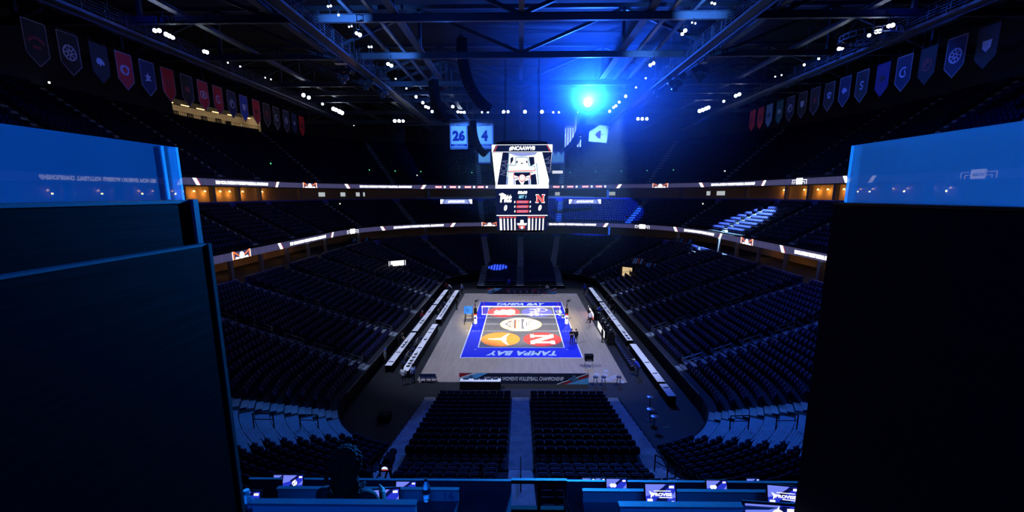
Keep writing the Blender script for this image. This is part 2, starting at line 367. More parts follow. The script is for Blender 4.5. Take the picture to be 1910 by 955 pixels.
# suites below the upper ribbon
dS, zS = 27.9, 14.35
mb = MB(); sweep(mb, [(dS, zS-.2), (dS, zS+.55), (dS+.15, zS+.55), (dS+.15, zS-.2)], usamples(*CUT), close=True); mb.build('trim_70', M_fascia, kind='structure')
mb = MB(); sweep(mb, [(dS, zS), (dS+4.6, zS)], usamples(*CUT)); mb.build('floor', M_conc, kind='structure')
mb = MB(); sweep(mb, [(dS+4.6, zS), (dS+4.6, 17.0)], usamples(*CUT)); mb.build('wall_suites', M_warmwall, kind='structure')
mb = MB(); sweep(mb, [(28.0, 16.95), (43.6, 16.95), (43.6, 17.05), (28.6, 17.05), (28.6, 17.7), (28.0, 17.7)], usamples(*CUT), close=True); mb.build('ceiling', M_wall, kind='structure')
mb = MB(); sweep(mb, stepprof(**UPP), usamples(*CUT)); mb.build('floor', M_conc, kind='structure')
k = 0
for u in [-9, -3.2, 2.6, 8.4, 14.2, 20, 24.5, 27.2, 30, 33.5, 37.7, 42, 45.2, 48.2, 51, 55.4, 61.2, 67, 72.8, 78.6, 84.4]:
    p, n = ring(dS+.9, u); m = MB(); m.box((0, 0, (zS+16.95)/2), (.55, .55, 16.95-zS)); m.build('trim_%d' % (71+k), M_col, kind='structure', loc=(p.x, p.y, 0)); k += 1
    if u in (-3.2, 2.6, 8.4, 14.2, 20, 55.4, 61.2, 67, 72.8, 78.6, 84.4):
        for q, off in enumerate((1.3, 3.6)):
            p, n = ring(dS+4.3, u+off*(1 if u < 40 else -1))
            side = 'left' if u < 40 else 'right'
            t = thing('suite_lamp', 'warm wall lamp in the %s suites, %s one beyond the %s column' % (side, ('nearer', 'farther')[q], ORD[k-1]), 'lamp', (p.x, p.y, 16.35), group='warm lamps in the suites')
            m = MB(); m.box((0, 0, .2), (.12, .2, .1)); m.build('bracket', M_blackm, t)
            m = MB(); m.lathe([(.06, .14), (.16, -.1)], n=12); m.build('shade', M_warm, t)
            lamp('suite_glow', 'POINT', (p.x-n.x*.4, p.y, 16.0), (1, .42, .07), 48, shadow_soft_size=.1)
# back walls and roof deck
def sfind(d, z, px, lo, hi):
    best = None
    for i in range(2600):
        u = lo+(hi-lo)*i/2599; p, n = ring(d, u); X, Y, D = PX((p.x, p.y, z))
        if D > 0 and (best is None or abs(X-px) < best[0]): best = (abs(X-px), u)
    return best[1]
LA, LB = sfind(43.3, 29.5, 322, U0, 37), sfind(43.3, 29.5, 486, U0, 37)
for ua, ub in ((CUT[0], LA), (LB, CUT[1])):
    mb = MB(); sweep(mb, [(43.3, 28.5), (43.3, 36)], usamples(ua, ub)); mb.build('wall_upper', M_wall, kind='structure')
mb = MB(); sweep(mb, [(43.3, 31.3), (43.3, 36)], usamples(LA, LB)); mb.build('wall_upper', M_wall, kind='structure')
mb = MB(); mb.box((0, 8, 36.1), (130, 150, .2)); mb.build('ceiling', mat('roof deck', (.010, .010, .014), .9), kind='structure')

# lit suite behind the top of the upper tier, left
M_loge = mat('cream loge wall', (.62, .56, .46), .8); bz = 28.4
m = MB(); sweep(m, [(48, bz-.3), (48, bz+3.3)], usamples(LA, LB, .5))
for u in (LA, LB):
    p, n = ring(43.3, u); q, n = ring(48, u); m.add([(p.x, p.y, bz-.3), (q.x, q.y, bz-.3), (q.x, q.y, bz+3.3), (p.x, p.y, bz+3.3)], [(0, 1, 2, 3)])
m.build('wall_loge', M_loge, kind='structure')
m = MB(); sweep(m, [(43.3, bz-.25), (48, bz-.25)], usamples(LA, LB, .5)); m.build('floor', M_conc, kind='structure')
m = MB(); sweep(m, [(43.3, 31.4), (48, 31.4)], usamples(LA, LB, .5)); m.build('ceiling', M_wall, kind='structure')
for i in range(6):
    u = LA+(LB-LA)*(i+.5)/6; p, n = ring(45.0, u); an = atan2(n.y, n.x)
    t = thing('ceiling_light', '%s fluorescent tube light from the left in the lit upper loge' % ORD[i], 'ceiling light', (p.x, p.y, 30.95), an, group='tube lights in the upper loge')
    m = MB(); m.box((0, 0, .08), (.3, 1.7, .08)); m.bar((0, 0, .1), (0, 0, .4), .04); m.build('housing', M_whitep, t)
    m = MB(); m.cyl((0, -.8, 0), (0, .8, 0), .06); m.build('tube', M_warm, t)
    p, n = ring(45.6, u); lamp('loge_glow', 'POINT', (p.x, p.y, 30.3), (1, .74, .42), 34, shadow_soft_size=.3)
for i in range(5):
    u = LA+(LB-LA)*(i+1.1)/7; p, n = ring(47.9, u); an = atan2(n.y, n.x)
    t = thing('picture_frame', '%s dark framed picture from the left on the lit loge wall' % ORD[i], 'picture', (p.x, p.y, bz+1.5), an, group='pictures on the loge wall')
    m = MB(); m.box((0, 0, 0), (.05, 1.3, 1.0)); m.build('border', M_black, t)
    m = MB(); m.box((-.03, 0, 0), (.02, 1.0, .7)); m.build('print', mat('grey print', (.1, .09, .08), .6), t)
m = MB()
sweep(m, [(43.35, bz+.95), (43.35, bz+1.0), (43.4, bz+1.0), (43.4, bz+.95)], usamples(LA, LB, .5), close=True)
for i in range(40):
    p, n = ring(43.38, LA+(LB-LA)*(i+.5)/40); m.bar((p.x, p.y, bz-.2), (p.x, p.y, bz+1.0), .04)
m.build('loge_railing', M_black, label='black railing along the front of the lit upper loge', cat='railing')
m = MB(); p, n = ring(43.5, LA+(LB-LA)*.80); q, n = ring(47.0, LA+(LB-LA)*.93)
for o_ in (0, .5): m.bar((p.x, p.y-o_, bz-.1), (q.x, q.y-o_, bz+1.7), .09)
m.build('stair_railing', M_whitep, label='pale sloping handrail at the right end of the lit loge', cat='railing')
m = MB(); p, n = ring(47.9, LA+(LB-LA)*.83); m.box((0, 0, 0), (.08, 1.1, 2.1)); d_ = m.build('door_1', M_black, kind='structure', loc=(p.x, p.y, bz+.8)); d_.rotation_euler = (0, 0, atan2(n.y, n.x))

# ------------------------------------------------------------------ retractable risers at both ends of the court
RY0, RDY, RZ0, RDZ, RN = 22.2, .88, .5, .135, 13
def riser(sgn, nm):
    m = MB()
    for k in range(RN):
        y0 = RY0+k*RDY; z = RZ0+k*RDZ
        y1 = RY0+(k+1)*RDY if k < RN-1 else RY0+RN*RDY+.6
        m.box((0, sgn*(y0+y1)/2, z/2), (15.0, y1-y0, z))
    m.build('floor', M_conc, kind='structure')
riser(-1, 'near'); riser(1, 'far')
# aisle carpets on the risers
M_aisle = mat('aisle tread', (.26, .31, .36), .8, var=.25, scale=1.5)
M_edge = mat('yellow edge tape', (.7, .68, .35), .7)
for sgn, e in ((-1, 'near'), (1, 'far')):
    for x0, x1, lab in ((-7.4, -6.25, 'left'), (-.72, .56, 'centre'), (6.2, 7.3, 'right')):
        t = thing('aisle_runner', 'grey stepped %s aisle of the %s floor seating with taped edge' % (lab, e), 'aisle', (0, 0, 0))
        m = MB()
        for k in range(RN):
            y0 = RY0+k*RDY; z = RZ0+k*RDZ; y1 = y0+RDY+(.6 if k == RN-1 else 0)
            m.box(((x0+x1)/2, sgn*(y0+y1)/2, z+.01), (x1-x0, y1-y0-.02, .02))
        m.build('tread', M_aisle, t)
        m = MB(); n = 9
        for q in range(n): m.box((x0+(q+.5)*(x1-x0)/n, sgn*(RY0+.03), RZ0+.03), ((x1-x0)/n*.6, .05, .012))
        if lab != 'centre':
            xe = x0 if lab == 'left' else x1
            for q in range(3): m.box((xe, sgn*(RY0+.15+q*.25), RZ0+.03), (.05, .16, .012))
        m.build('edge_tape', M_edge, t)
# aisle stairs in the fixed bowls
def aisle(u, tier, w, name, label, k0=0, m_=M_step):
    t = MB(); 
    for k in range(k0, tier['n']):
        z = tier['z0']+k*tier['dz']; d = tier['d0']+k*tier['dd']
        p, n = ring(d+tier['dd']*.75, u); tg = Vector((-n.y, n.x, 0)); R_ = Matrix((tg, n, Vector((0, 0, 1)))).transposed()
        t.box((p.x, p.y, z+tier['dz']*.25), (w, tier['dd']*.5, tier['dz']*.5), R_)
        p, n = ring(d+tier['dd']*.25, u); t.box((p.x, p.y, z+.012), (w, tier['dd']*.46, .02), R_)
    return t.build(name, m_, label=label, cat='stairs', group='stepped aisles of the seating bowl')
A_SIDE = [-17.8, -8.2, 1.4, 11.0, 20.6]
AISLES = {}
def uset():
    L = []
    for y in A_SIDE: L += [('left side', y), ('right side', 75.4-y)]
    for th, nm in ((22, 'outer'), (50, 'middle')):
        L += [('far left corner, %s' % nm, 23+th/9.0), ('far right corner, %s' % nm, 52.4-th/9.0)]
    L += [('far left of centre', 33-8/9.0), ('far centre', 37.7), ('far right of centre', 42.4+8/9.0)]
    L += [('near right corner', 98.4+24/9.), ('near right of centre', 108.4-9/9.), ('near centre', 113.2), ('near left of centre', 117.8+9/9.), ('near left corner', 127.8-24/9.)]
    return L
AL = uset(); AU = [u for _, u in AL]
cnt = {}
for nm, u in AL:
    cnt[nm] = cnt.get(nm, 0)+1
    wide = 1.2
    aisle(u, LOW, wide, 'aisle_stairs', 'aisle stairs through lower seats, %s%s' % (nm, (', %s from the camera' % ORD[cnt[nm]-1]) if 'side' in nm else ''), k0=3 if ('centre' in nm) else 0, m_=M_step if 'centre' in nm else M_aisle)
cnt = {}
for nm, u in AL:
    if u > 98: continue
    cnt[nm] = cnt.get(nm, 0)+1
    x = ', %s from the camera' % ORD[cnt[nm]-1] if 'side' in nm else ''
    aisle(u, CLUB, 1.1, 'aisle_stairs', 'aisle stairs through club seats, %s%s' % (nm, x), m_=M_aisle)
    aisle(u, UPP, 1.1, 'aisle_stairs', 'steep aisle stairs through upper tier, %s%s' % (nm, x), m_=M_aisle)
# hand rails in the side aisles of the lower bowl
def rail_loop(u, d, tier=LOW, L=1.5):
    k = (d-tier['d0'])/tier['dd']; z = tier['z0']+int(k)*tier['dz']; sl = tier['dz']/tier['dd']
    p, n = ring(d, u); q, n2 = ring(d+L, u)
    m = MB(); a = p+Vector((0, 0, z+.9)); b = q+Vector((0, 0, z+.9+sl*L))
    m.bar(a, b, .05); m.bar(a-Vector((0, 0, .35)), b-Vector((0, 0, .35)), .035)
    m.bar(p+Vector((0, 0, z)), a, .05); m.bar(q+Vector((0, 0, z+sl*L)), b, .05); return m
for side, us in (('left', A_SIDE), ('right', [75.4-y for y in A_SIDE])):
    for i, u in enumerate(us):
        for j, d in enumerate((.5, 3.0, 5.4, 8.0, 11.0)):
            rail_loop(u, d).build('aisle_handrail', M_rail, label='%s lower bowl handrail, %s aisle from the camera, %s rail up from floor' % (side, ORD[i], ORD[j]), cat='handrail', group='handrails in the side aisles')
for side, sx, ua in (('left', -1, 117.8+1.0), ('right', 1, 108.4-1.0)):
    for j, d in enumerate((3.2, 5.2, 7.2)):
        rail_loop(ua, d, L=1.3).build('aisle_handrail', M_black, label='black handrail on the near %s stairs, %s one up' % (side, ORD[j]), cat='handrail', group='handrails on the near stairs')
rail_loop(113.2, 2.9, L=3.2).build('centre_handrail', M_black, label='black handrail down the middle of the near centre stairs', cat='handrail')
for side, us in (('left', (123.4,)), ('right', (102.7,))):
    for i, u in enumerate(us):
        for j, d in enumerate((1.6, 4.0)):
            rail_loop(u, d, L=1.0).build('aisle_handrail', M_black, label='black handrail on the bare %s corner decking, %s row' % (side, ('lower', 'upper')[j]), cat='handrail', group='handrails on bare corner decking')

# ------------------------------------------------------------------ seats
seat_pos = []          # (x, y, z, normal, block)
def on_aisle(u, d, halfw):
    for a in AU:
        p, _ = ring(d, a); q, _ = ring(d, u)
        if (p-q).length < halfw: return True
    return False
def fill(tier, name, ua, ub, skip=None, pitch=.56):
    out = []
    for k in range(tier['n']):
        d = tier['d0']+(k+.62)*tier['dd']; z = tier['z0']+k*tier['dz']
        for a, b, arc in SEG:
            a2, b2 = max(a, ua), min(b, ub)
            if b2-a2 < .1: continue
            L = (b2-a2)*((8.5+d)*pi/20 if arc else 1); n = int(L/pitch)
            for i in range(n):
                u = a2+(b2-a2)*(i+.5)/n
                if on_aisle(u, d, .85): continue
                p, nn = ring(d, u)
                if skip and skip(u, d, p): continue
                out.append((p.x, p.y, z, nn.x, nn.y, name))
    return out
def low_skip(u, d, p):
    if abs(p.x) < 7.6 and d < 3.2: return True
    for a, b in BARE:
        if a-.1 < u < b+.1 and d < 9: return True
    if p.y < -42 : return True
    if (p-CAM1).length < .9 or (p-CAM2).length < .6: return True
    return False
_c = U(722, 866, D=19.5); CAM1 = Vector((_c.x, _c.y, 0)); _c = U(897, 885, D=19); CAM2 = Vector((_c.x, _c.y, 0))
def upp_skip(u, d, p): return abs(abs(p.x)-9.3) < 2.4 and 64.3 < p.y < 68.6
S = fill(LOW, 'lower', U0, U1, low_skip)
S += fill(CLUB, 'club', *CUT)
S += fill(UPP, 'upper', *CUT, skip=upp_skip)
for sgn in (-1, 1):
    for k in range(RN):
        y = RY0+(k+.62)*RDY; z = RZ0+k*RDZ
        for x0, x1 in ((-6.15, -.8), (.64, 6.1)):
            n = int((x1-x0)/.53)
            for i in range(n): S.append((x0+(x1-x0)*(i+.5)/n, sgn*y, z, 0, sgn, 'riser'))
vis = []
for i, s in enumerate(S):
    px, py, D = PX((s[0], s[1], s[2]+.6))
    if 0 < D and 425 < px < 1500 and 400 < py < 893: vis.append((D, i))
vis.sort(); near = set(i for _, i in vis[:300])
# individual seats
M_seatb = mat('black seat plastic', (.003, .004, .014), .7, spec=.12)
def seat_proto():
    t = MB(); t.box((0, .10, .21), (.06, .10, .42)); t.box((0, .06, .02), (.3, .24, .03)); t.box((-.25, -.05, .62), (.04, .34, .04)); t.box((.25, -.05, .62), (.04, .34, .04))
    t.bar((-.25, .1, .42), (-.25, .1, .64), .04); t.bar((.25, .1, .42), (.25, .1, .64), .04); t.bar((-.25, .1, .42), (.25, .1, .42), .05)
    fr = t.mesh('stadium_seat', M_seatm)
    b = MB(); n = 8; ou = []
    for k in range(7):                                   # curved shell, slightly rolled top
        z = .40+.46*k/6; yb = .10+.10*(k/6)**1.5+(.03 if k == 6 else 0)
        for i in range(n+1):
            x = -.235+.47*i/n; w = 1-.12*(k/6)**4; ou.append((x*w, yb+.05*(1-(2*i/n-1)**2), z))
    m_ = [(p[0], p[1]+.035, p[2]) for p in ou]; T = len(ou)
    fs = []
    for k in range(6):
        for i in range(n):
            a = k*(n+1)+i; fs += [(a, a+1, a+n+2, a+n+1), (T+a+n+1, T+a+n+2, T+a+1, T+a)]
    for k in range(6):
        for a in (k*(n+1), k*(n+1)+n): fs.append((a, a+n+1, T+a+n+1, T+a))
    for i in range(n):
        for a in (i, 6*(n+1)+i): fs.append((a, a+1, T+a+1, T+a))
    b.add(ou+m_, fs); back = b.mesh('backrest', M_seat)
    c = MB(); c.box((0, .02, .60), (.43, .05, .38), Matrix.Rotation(radians(-8), 3, 'X')); c.box((0, -.015, .76), (.36, .05, .06)); pan = c.mesh('seat_pan', M_seat)
    return fr, back, pan
fr, bk, pn = seat_proto()
def blk(s):
    if s[5] == 'riser': return ('left' if s[0] < 0 else 'right')+' block of near floor risers' if s[1] < 0 else 'block of floor risers at the far end of the court'
    c = 'left' if s[0] < 0 else 'right'
    return 'fixed %s bowl seating below the booth' % c if abs(s[0]) < 7 else 'curved near %s corner of the bowl' % c
for i in sorted(near):
    s = S[i]; r = link('stadium_seat', fr, label='dark folded stadium seat in the '+blk(s), cat='seat', group='seats in the '+blk(s), loc=(s[0], s[1], s[2]+.012))
    r.rotation_euler = (0, 0, atan2(-s[3], s[4]))
    for o_ in (link('backrest', bk, r), link('seat_pan', pn, r)):
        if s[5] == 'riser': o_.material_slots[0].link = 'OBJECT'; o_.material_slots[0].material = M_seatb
# all other seats, one object
rest = np.array([[s[0], s[1], s[2]+.01, s[3], s[4]] for i, s in enumerate(S) if i not in near])
def bxv(c, s): return [(c[0]+a*s[0]/2, c[1]+b*s[1]/2, c[2]+e*s[2]/2) for e in (-1, 1) for a, b in ((-1, -1), (1, -1), (1, 1), (-1, 1))]
tv = np.array(bxv((0, .17, .64), (.48, .07, .46))+bxv((0, .06, .56), (.43, .08, .36))+bxv((0, .12, .22), (.08, .08, .44)))
bf = [(3, 2, 1, 0), (4, 5, 6, 7), (0, 1, 5, 4), (1, 2, 6, 5), (2, 3, 7, 6), (3, 0, 4, 7)]
tf = np.array(bf+[tuple(i+8 for i in f) for f in bf]+[tuple(i+16 for i in f) for f in bf])
N = len(rest); nx, ny = rest[:, 3:4], rest[:, 4:5]
vx = tv[None, :, 0]*ny+tv[None, :, 1]*nx+rest[:, 0:1]; vy = -tv[None, :, 0]*nx+tv[None, :, 1]*ny+rest[:, 1:2]; vz = tv[None, :, 2]+rest[:, 2:3]
V = np.stack([vx, vy, vz], -1).reshape(-1, 3); Fc = (tf[None]+(np.arange(N)*len(tv))[:, None, None]).reshape(-1, 4)
me = bpy.data.meshes.new('stadium_seating'); me.vertices.add(len(V)); me.vertices.foreach_set('co', V.ravel())
me.loops.add(Fc.size); me.loops.foreach_set('vertex_index', Fc.ravel().astype(np.int32)); me.polygons.add(len(Fc))
me.polygons.foreach_set('loop_start', np.arange(0, Fc.size, 4, dtype=np.int32)); me.materials.append(M_seat); me.update(calc_edges=True)
link('stadium_seating', me, label='thousands of dark navy folding seats filling the tiers of the arena', cat='seating', kind='stuff')
print('seats', len(S), 'near', len(near))

# ------------------------------------------------------------------ court
M_tan = mat('maple court floor', (.36, .28, .22), .5, spec=.3, var=.10, scale=.9)
tan = M_tan.node_tree; b_ = tan.nodes['Principled BSDF']                       # plank pattern
br = tan.nodes.new('ShaderNodeTexBrick'); br.inputs['Scale'].default_value = 1.0; br.inputs['Brick Width'].default_value = 2.4; br.inputs['Row Height'].default_value = .22
br.inputs['Color1'].default_value = (.36, .30, .265, 1); br.inputs['Color2'].default_value = (.30, .25, .22, 1); br.inputs['Mortar'].default_value = (.26, .215, .19, 1); br.inputs['Mortar Size'].default_value = .01
tcn = [n for n in tan.nodes if n.type == 'TEX_COORD'][0]; mp = tan.nodes.new('ShaderNodeMapping'); mp.inputs['Rotation'].default_value = (0, 0, pi/2)
tan.links.new(tcn.outputs['Object'], mp.inputs['Vector']); tan.links.new(mp.outputs['Vector'], br.inputs['Vector']); tan.links.new(br.outputs['Color'], b_.inputs['Base Color'])
M_blue = mat('royal blue court paint', (.0, .012, .72), .45, var=.03)
M_in = mat('grey playing surface', (.115, .12, .17), .55, var=.15, scale=3)
M_line = mat('white court line', (.72, .76, .95), .5, var=.02)
M_let = mat('pale blue lettering', (.55, .72, .98), .5, var=.02)
court = thing('volleyball_court', 'indoor volleyball court with blue border and white lines on a maple floor', 'court', (0, 0, 0))
m = MB(); m.box((0, 0, .02), (18.05, 36.2, .04)); m.build('wood_deck', M_tan, court)
m = MB(); m.box((0, 0, .043), (12.05, 24.1, .006)); m.build('blue_border', M_blue, court)
m = MB(); m.box((0, 0, .048), (9, 18, .006)); m.build('playing_area', M_in, court)
m = MB()
for x in (-4.5, 4.5): m.box((x, 0, .053), (.12, 18.1, .006))
for y in (-9, 9): m.box((0, y, .053), (9.1, .09, .006))
for y in (-3, 0, 3): m.box((0, y, .053), (9, .06, .006))
for x in (-6.02, 6.02): m.box((x, 0, .05), (.12, 24.2, .006))
for y in (-12.05, 12.05): m.box((0, y, .05), (12.15, .12, .006))
for sx in (-1, 1):
    for y in (-3, 3):
        for q in range(5): m.box((sx*(4.9+q*.36), y, .05), (.2, .09, .006))
    for y in (-9.6, 9.6): m.box((sx*4.75, y, .05), (.25, .12, .006))
m.build('boundary_lines', M_line, court)
m = MB(); add_text(m, 'TAMPA BAY', 7.1, 1.4, frame((0, -10.75, .05), (-1, 0, 0), (0, -1, 0)), .006, bold=.045, shear=.35, spacing=1.08)
m.build('lettering', M_let, court)
m = MB(); add_text(m, 'TAMPA BAY', 7.1, 1.4, frame((0, 10.6, .05), (1, 0, 0), (0, 1, 0)), .006, bold=.045, shear=.35, spacing=1.08)
m.build('lettering', M_let, court)
# sponsor mark on the right margin of the blue border
m = MB(); Fm = frame((5.35, 4.2, .05), (0, 1, 0), (-1, 0, 0))
for a, b, w in (((-1.6, -.5), (1.2, .2), .35), ((-1.4, -.1), (.6, -.3), .22), ((-.2, .1), (2.6, .45), .4)): stroke(m, a, b, w, Fm, .006)
m.box((5.25, 6.2, .053), (.7, 1.6, .006)); m.build('sponsor_mark', M_let, court)
# five projected team emblems, their light painted as coloured floor discs
M_cream = mat('cream projected emblem', (1.0, .96, .84), .6, var=.02)
M_red = mat('red projected emblem', (.80, .05, .05), .6, var=.06); M_red2 = mat('crimson projected emblem', (.85, .06, .07), .6, var=.06)
M_org = mat('orange projected emblem', (.95, .27, .04), .6, var=.06); M_pur = mat('violet projected emblem', (.16, .17, .85), .6, var=.06)
M_gold = mat('gold projected rim', (.85, .72, .35), .6, var=.04); M_nvy = mat('navy projected and printed mark', (.015, .02, .12), .6); M_oproj = mat('orange projected strokes', (.9, .18, .03), .6)
ZE = .054
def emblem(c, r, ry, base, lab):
    t = thing('projected_emblem', lab, 'emblem', (c[0], c[1], ZE), group=None)
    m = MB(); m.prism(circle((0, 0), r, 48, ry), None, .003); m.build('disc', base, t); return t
t = emblem((-2.28, -6.1), 2.15, 2.55, M_org, 'projected orange disc with a white steer head, near left on the playing area')
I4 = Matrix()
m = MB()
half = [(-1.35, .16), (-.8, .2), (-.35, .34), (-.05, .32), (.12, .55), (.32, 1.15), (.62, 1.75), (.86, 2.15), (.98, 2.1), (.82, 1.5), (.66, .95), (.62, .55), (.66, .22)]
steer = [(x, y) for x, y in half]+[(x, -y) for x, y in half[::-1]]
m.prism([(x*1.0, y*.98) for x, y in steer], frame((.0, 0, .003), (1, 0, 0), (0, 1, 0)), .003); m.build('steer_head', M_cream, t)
t = emblem((2.35, -6.1), 2.1, 2.5, M_red, 'projected red disc with a large cream block letter N lying sideways, near right')
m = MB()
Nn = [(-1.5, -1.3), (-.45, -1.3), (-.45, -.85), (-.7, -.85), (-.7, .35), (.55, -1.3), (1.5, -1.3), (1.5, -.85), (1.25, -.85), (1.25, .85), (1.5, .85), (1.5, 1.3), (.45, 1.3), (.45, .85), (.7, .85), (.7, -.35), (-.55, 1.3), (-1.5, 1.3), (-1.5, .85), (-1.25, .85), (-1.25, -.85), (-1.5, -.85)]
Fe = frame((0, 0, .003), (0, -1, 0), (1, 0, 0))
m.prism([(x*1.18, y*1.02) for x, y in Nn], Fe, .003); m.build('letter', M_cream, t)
t = emblem((0, -.05), 2.55, 2.95, M_cream, 'projected cream disc with the championship emblem in the middle of the court')
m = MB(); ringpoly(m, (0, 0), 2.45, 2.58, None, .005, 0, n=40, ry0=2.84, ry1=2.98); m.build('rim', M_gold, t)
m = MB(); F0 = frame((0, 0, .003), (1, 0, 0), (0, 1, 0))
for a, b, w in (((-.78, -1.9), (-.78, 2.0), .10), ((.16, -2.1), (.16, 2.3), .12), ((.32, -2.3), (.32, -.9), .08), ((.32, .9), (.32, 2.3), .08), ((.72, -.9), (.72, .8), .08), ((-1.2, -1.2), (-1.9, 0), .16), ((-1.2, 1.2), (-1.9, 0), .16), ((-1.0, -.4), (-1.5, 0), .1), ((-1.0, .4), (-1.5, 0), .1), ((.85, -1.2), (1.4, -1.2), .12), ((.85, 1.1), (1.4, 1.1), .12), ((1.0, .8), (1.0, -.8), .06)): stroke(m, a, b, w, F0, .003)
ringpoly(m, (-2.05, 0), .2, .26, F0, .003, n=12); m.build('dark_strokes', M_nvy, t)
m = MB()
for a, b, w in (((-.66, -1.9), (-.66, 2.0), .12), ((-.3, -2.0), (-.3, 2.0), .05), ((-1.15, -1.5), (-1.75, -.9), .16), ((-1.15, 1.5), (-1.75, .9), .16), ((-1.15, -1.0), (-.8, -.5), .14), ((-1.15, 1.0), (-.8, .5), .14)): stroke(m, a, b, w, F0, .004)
m.build('orange_strokes', M_oproj, t)
t = emblem((-2.35, 6.0), 2.2, 2.75, M_red2, 'projected red disc with a sideways cream letter W, far left on the playing area')
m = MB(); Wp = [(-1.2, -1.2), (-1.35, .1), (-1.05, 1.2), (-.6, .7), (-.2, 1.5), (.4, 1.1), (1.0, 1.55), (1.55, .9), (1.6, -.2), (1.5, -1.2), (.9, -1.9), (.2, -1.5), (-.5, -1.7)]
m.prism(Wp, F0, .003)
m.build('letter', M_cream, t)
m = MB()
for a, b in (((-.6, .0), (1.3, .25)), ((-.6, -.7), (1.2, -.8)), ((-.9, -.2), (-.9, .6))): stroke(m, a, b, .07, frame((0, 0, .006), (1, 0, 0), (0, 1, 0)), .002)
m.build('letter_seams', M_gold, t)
t = emblem((2.2, 6.0), 2.1, 2.6, M_pur, 'projected violet disc with white script lettering turned sideways, far right on court')
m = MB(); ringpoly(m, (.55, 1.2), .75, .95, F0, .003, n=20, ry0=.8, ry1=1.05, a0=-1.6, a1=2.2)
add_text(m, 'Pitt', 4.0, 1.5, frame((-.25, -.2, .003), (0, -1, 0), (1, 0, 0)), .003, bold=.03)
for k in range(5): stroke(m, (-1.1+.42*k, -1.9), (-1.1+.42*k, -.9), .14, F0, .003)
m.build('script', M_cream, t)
# light decals lying on the deck corner
M_dec = mat('pale floor sticker', (.34, .35, .46), .5)
for i, (x, y) in enumerate([(1113, 698), (1130, 692), (1125, 706), (1129, 699), (1141, 705), (1148, 702), (1160, 712), (1136, 708), (1072, 551), (1060, 551), (1066, 550)]):
    p = U(x, y, z=.04); m = MB(); m.prism([(.26*cos(a), .38*sin(a)) for a in (.3, 1.5, 2.6, 3.6, 4.8, 5.7)], None, .004)
    m.build('floor_sticker', M_dec, label='%s pale sticker from the left on the maple floor at the %s' % (ORD[i] if i < 8 else ORD[i-8], 'near right corner' if i < 8 else 'far right corner'), cat='sticker', group='floor stickers', loc=(p.x, p.y, .042))

# net
net = thing('volleyball_net', 'white taped volleyball net stretched across the middle of the court', 'net', (0, 0, .05))
m = MB()
for i in range(97): m.box((-4.8+i*.1, 0, 1.74), (.008, .008, 1.0))
for i in range(11): m.box((0, 0, 1.24+i*.1), (9.6, .008, .008))
m.build('mesh', mat('net cord', (.25, .25, .3), .8), net)
m = MB(); m.box((0, 0, 2.22), (9.7, .03, .13)); m.build('top_tape', M_white, net)
m = MB(); m.box((0, 0, 1.22), (9.7, .03, .09)); m.build('bottom_tape', M_white, net)
for x in (-4.5, 4.5):
    m = MB(); m.box((x*1.06, 0, 1.73), (.06, .02, 1.0)); m.build('side_band', M_white, net)
    m = MB(); m.cyl((x, 0, 1.2), (x, 0, 3.0), .012); m.build('antenna', mat('red antenna', (.7, .05, .05), .5), net)
m = MB(); m.bar((-5.5, 0, 2.25), (-4.8, 0, 2.22), .02); m.bar((5.5, 0, 2.25), (4.8, 0, 2.22), .02); m.bar((-5.5, 0, 1.25), (-4.8, 0, 1.22), .02); m.bar((5.5, 0, 1.25), (4.8, 0, 1.22), .02); m.build('tension_cable', M_rail, net)
for sx, lab in ((-1, 'left'), (1, 'right')):
    t = thing('net_post', 'padded net post at the %s side of the court' % lab, 'post', (sx*5.62, 0, .04), group='net posts')
    m = MB(); m.cyl((0, 0, 0), (0, 0, 2.5), .05); m.cyl((0, 0, 0), (0, 0, .03), .2); m.build('post', M_blackm, t)
    m = MB(); m.lathe([(.2, .05), (.2, 1.15), (.17, 1.18)], n=8); m.build('white_pad', M_white, t)
    m = MB(); m.lathe([(.205, 1.18), (.205, 1.35)], n=8); m.build('red_pad_band', mat('red pad', (.5, .03, .03), .6), t)
    m = MB(); m.lathe([(.2, 1.35), (.2, 1.95), (.16, 2.0)], n=8); m.build('dark_pad', M_black, t)
    m = MB(); m.prism([(0, .16), (-.12, .02), (-.08, -.14), (.08, -.14), (.12, .02)], frame((0, -.2, .85), (1, 0, 0), (0, 0, 1)), .01); m.build('badge', mat('blue badge', (.03, .05, .35), .5), t)
    m = MB(); m.box((0, 0, 2.52), (.14, .14, .08)); m.bar((0, 0, 2.5), (.1, -.05, 2.85), .05); m.box((.16, -.05, 2.95), (.34, .2, .16)); m.bar((-.1, 0, 2.8), (.35, 0, 3.15), .04); m.bar((.35, 0, 3.15), (.5, 0, 3.0), .04); m.build('replay_camera', M_blackm, t)
# referee stand
p = U(878, 606, z=0)
t = thing('referee_stand', 'blue padded referee stand beside the left net post', 'referee stand', (-6.45, .25, .04))
m = MB()
for x, y in ((-.45, -.55), (.45, -.55), (-.45, .5), (.45, .5)): mm = MB(); mm.bar((x*1.15, y*1.15, 0), (x*.85, y*.85, 1.55), .07); mm.build('leg', M_blackm, t)
m.bar((-.45, .6, .4), (.45, .6, .4), .05); m.bar((-.45, .6, .8), (.45, .6, .8), .05); m.bar((-.45, .6, 1.2), (.45, .6, 1.2), .05); m.bar((-.45, .6, .3), (-.45, .6, 1.5), .05); m.bar((.45, .6, .3), (.45, .6, 1.5), .05)
m.build('ladder', M_blackm, t)
m = MB(); m.box((0, 0, 1.5), (.95, .95, .06)); m.build('platform', M_blackm, t)
m = MB(); m.box((-.05, -.5, 1.85), (.95, .09, .95)); m.box((.44, -.1, 1.85), (.09, .8, .9)); m.build('blue_pad', mat('blue vinyl pad', (.03, .22, .85), .4), t)
